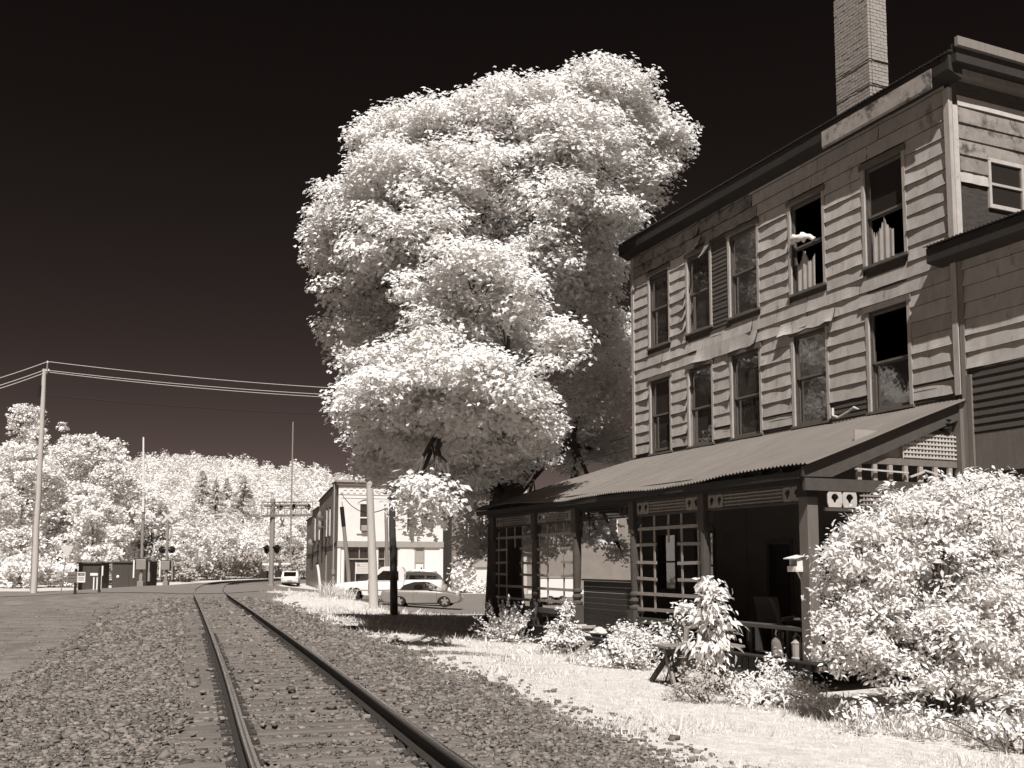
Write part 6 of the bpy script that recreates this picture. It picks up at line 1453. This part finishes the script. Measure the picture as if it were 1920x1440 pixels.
MB().lathe([(.10, 0), (.125, .02), (.125, .26), (.11, .31), (.06, .36), (.045, .38), (.01, .385)], (0, 0, 0), 18)  .build('body', 'post_grey', jg, smooth=True); MB().tube([(.04, 0, .37), (.06, 0, .44), (.03, 0, .50)], .018, 6).build('spout', 'paint_white', jg)
ln = empty('lantern', hplace(.66, PW + .02, FZ), HANG); tag(ln, 'small pale lantern beside the near porch post', 'lantern')
MB().lathe([(.10, 0), (.11, .03), (.09, .05), (.10, .28), (.11, .30), (.04, .36), (.02, .38)], (0, 0, 0), 12).build('body', 'paint_grey', ln); MB().tube([(-.09, 0, .28), (-.10, 0, .40), (0, 0, .47), (.10, 0, .40), (.09, 0, .28)], .008, 5).build('handle', 'steel_grey', ln)
MB_ = MB().lathe([(.17, 0), (.20, .04), (.25, .30), (.30, .34), (.31, .40), (.27, .41), (.25, .36), (.02, .35)], (0, 0, 0), 18)
pp = atY(1100, 1183, 25.6); fp = MB_.build('flower_pot', 'terracotta', None, smooth=True, loc=(pp[0], 25.6, -.50)); tag(fp, 'pale flared flower pot on the step before the dark entrance', 'flower pot')
pp = atY(1150, 1186, 25.2); fp2 = MB().lathe([(.14, 0), (.20, .32), (.22, .33), (.22, .36), (.18, .36), (.02, .33)], (0, 0, 0), 16).build('flower_pot', 'dark_wood', None, smooth=True, loc=(pp[0], 25.2, -.62)); tag(fp2, 'dark flower pot right of the pale boulder', 'flower pot')
rr_ = np.random.default_rng(4); me = bpy.data.meshes.new('boulder'); bm = bmesh.new(); bmesh.ops.create_icosphere(bm, subdivisions=3, radius=.36)
for v in bm.verts: n_ = v.co.normalized(); v.co = Vector((v.co.x * 1.15, v.co.y * .8, v.co.z * .62)) * (1 + .13 * math.sin(5 * n_.x + 3 * n_.z) + .06 * math.sin(11 * n_.y + 7 * n_.x) + rr_.normal(0, .015))
bm.to_mesh(me); bm.free(); pp = atY(1130, 1180, 25.1); tag(link_mesh('boulder', me, 'rock', None, (pp[0], 25.1, -.35)), 'pale rounded boulder beside the flared flower pot', 'rock')
p0 = atz(1062, 1243, -.7); p1 = atY(1108, 1203, 24.0); pk_ = MB().bar(tuple(np.zeros(3)), tuple(p1 - p0), .16, .04).build('loose_plank', 'wood_grey', None, loc=tuple(p0)); tag(pk_, 'weathered plank leaning from the lawn onto the step', 'plank')
# picnic table
tq = atY(1252, 1213, 17.7); tbz = gz(tq[0], 17.7); pt2 = empty('picnic_table', (tq[0], 17.7, tbz), math.radians(14)); tag(pt2, 'old dark wooden table with slanted legs half hidden by the sapling', 'table'); TH = tq[2] - tbz
for k in range(3): MB().box(-.02, 1.5, k * .24, k * .24 + .22, TH - .04, TH).build('top_plank', 'wood_grey', pt2)
for x in (.16, 1.25):
    for sg in (-1, 1):
        MB().bar((x, .35 - sg * .18, TH - .05), (x - .12, .35 + sg * .55, 0), .10, .05, up=(1, 0, 0)).build('leg', 'dark_wood' if sg > 0 else 'wood_grey', pt2)
    MB().box(x - .03, x + .03, .0, .7, TH - .12, TH - .041).build('cross_bearer', 'dark_wood', pt2)
MB().bar((.22, -.08, 0.0), (.42, .1, 1.05), .07, .07).build('leaning_stake', 'wood_grey', pt2)
# porch furniture, dark in the shade
def chair(name, label, s, w, rot_):
    o = empty(name, hplace(s, w, FZ), HANG + rot_); tag(o, label, 'chair', 'seats on the porch')
    MB().box(-.28, .28, -.26, .26, .40, .45).build('seat', 'dark_wood', o)
    b = MB(); n = 8
    for i in range(n): a0, a1 = i / n, (i + 1) / n; b.add([(-.28, -.26 - .18 * a0 ** 1.5, .45 + .6 * a0), (.28, -.26 - .18 * a0 ** 1.5, .45 + .6 * a0), (.28, -.26 - .18 * a1 ** 1.5, .45 + .6 * a1), (-.28, -.26 - .18 * a1 ** 1.5, .45 + .6 * a1)], [(0, 1, 2, 3)])
    bo = b.build('backrest', 'porch_paint', o); bo.modifiers.new('t', 'SOLIDIFY').thickness = .02
    for sx in (-1, 1):
        for sy in (-1, 1): MB().tube([(sx * .25, sy * .23, .40), (sx * .28, sy * .26, 0)], .016, 6).build('leg', 'steel_grey', o)
        MB().tube([(sx * .29, -.28, .62), (sx * .30, .22, .64), (sx * .28, .25, .42)], .016, 6).build('armrest', 'steel_grey', o)
chair('porch_chair', 'dark armchair with curved back behind the sapling on the porch', 3.0, 2.2, math.radians(200)); chair('porch_chair', 'tubular chair near the middle of the near porch bay', 2.0, 2.6, math.radians(150))
tb_ = empty('wash_tub', hplace(1.1, 2.9, FZ), HANG); tag(tb_, 'wide shallow dark tub on a stand inside the near porch bay', 'tub'); MB().lathe([(.36, .45), (.42, .50), (.50, .66), (.52, .67), (.50, .69), (.45, .66), (.02, .52)], (0, 0, 0), 20).build('bowl', 'porch_paint', tb_, smooth=True)
for k in range(4): a_ = k * math.pi / 2 + .5; MB().tube([(.3 * math.cos(a_), .3 * math.sin(a_), .46), (.38 * math.cos(a_), .38 * math.sin(a_), 0)], .02, 6).build('leg', 'steel_grey', tb_)
dc = MB().lathe([(.16, 0), (.18, .02), (.18, .5), (.02, .52)], (0, 0, 0), 14).build('bucket', 'dark_wood', None, loc=hplace(2.55, 3.1, FZ)); tag(dc, 'dark bucket between the chairs on the porch', 'bucket')
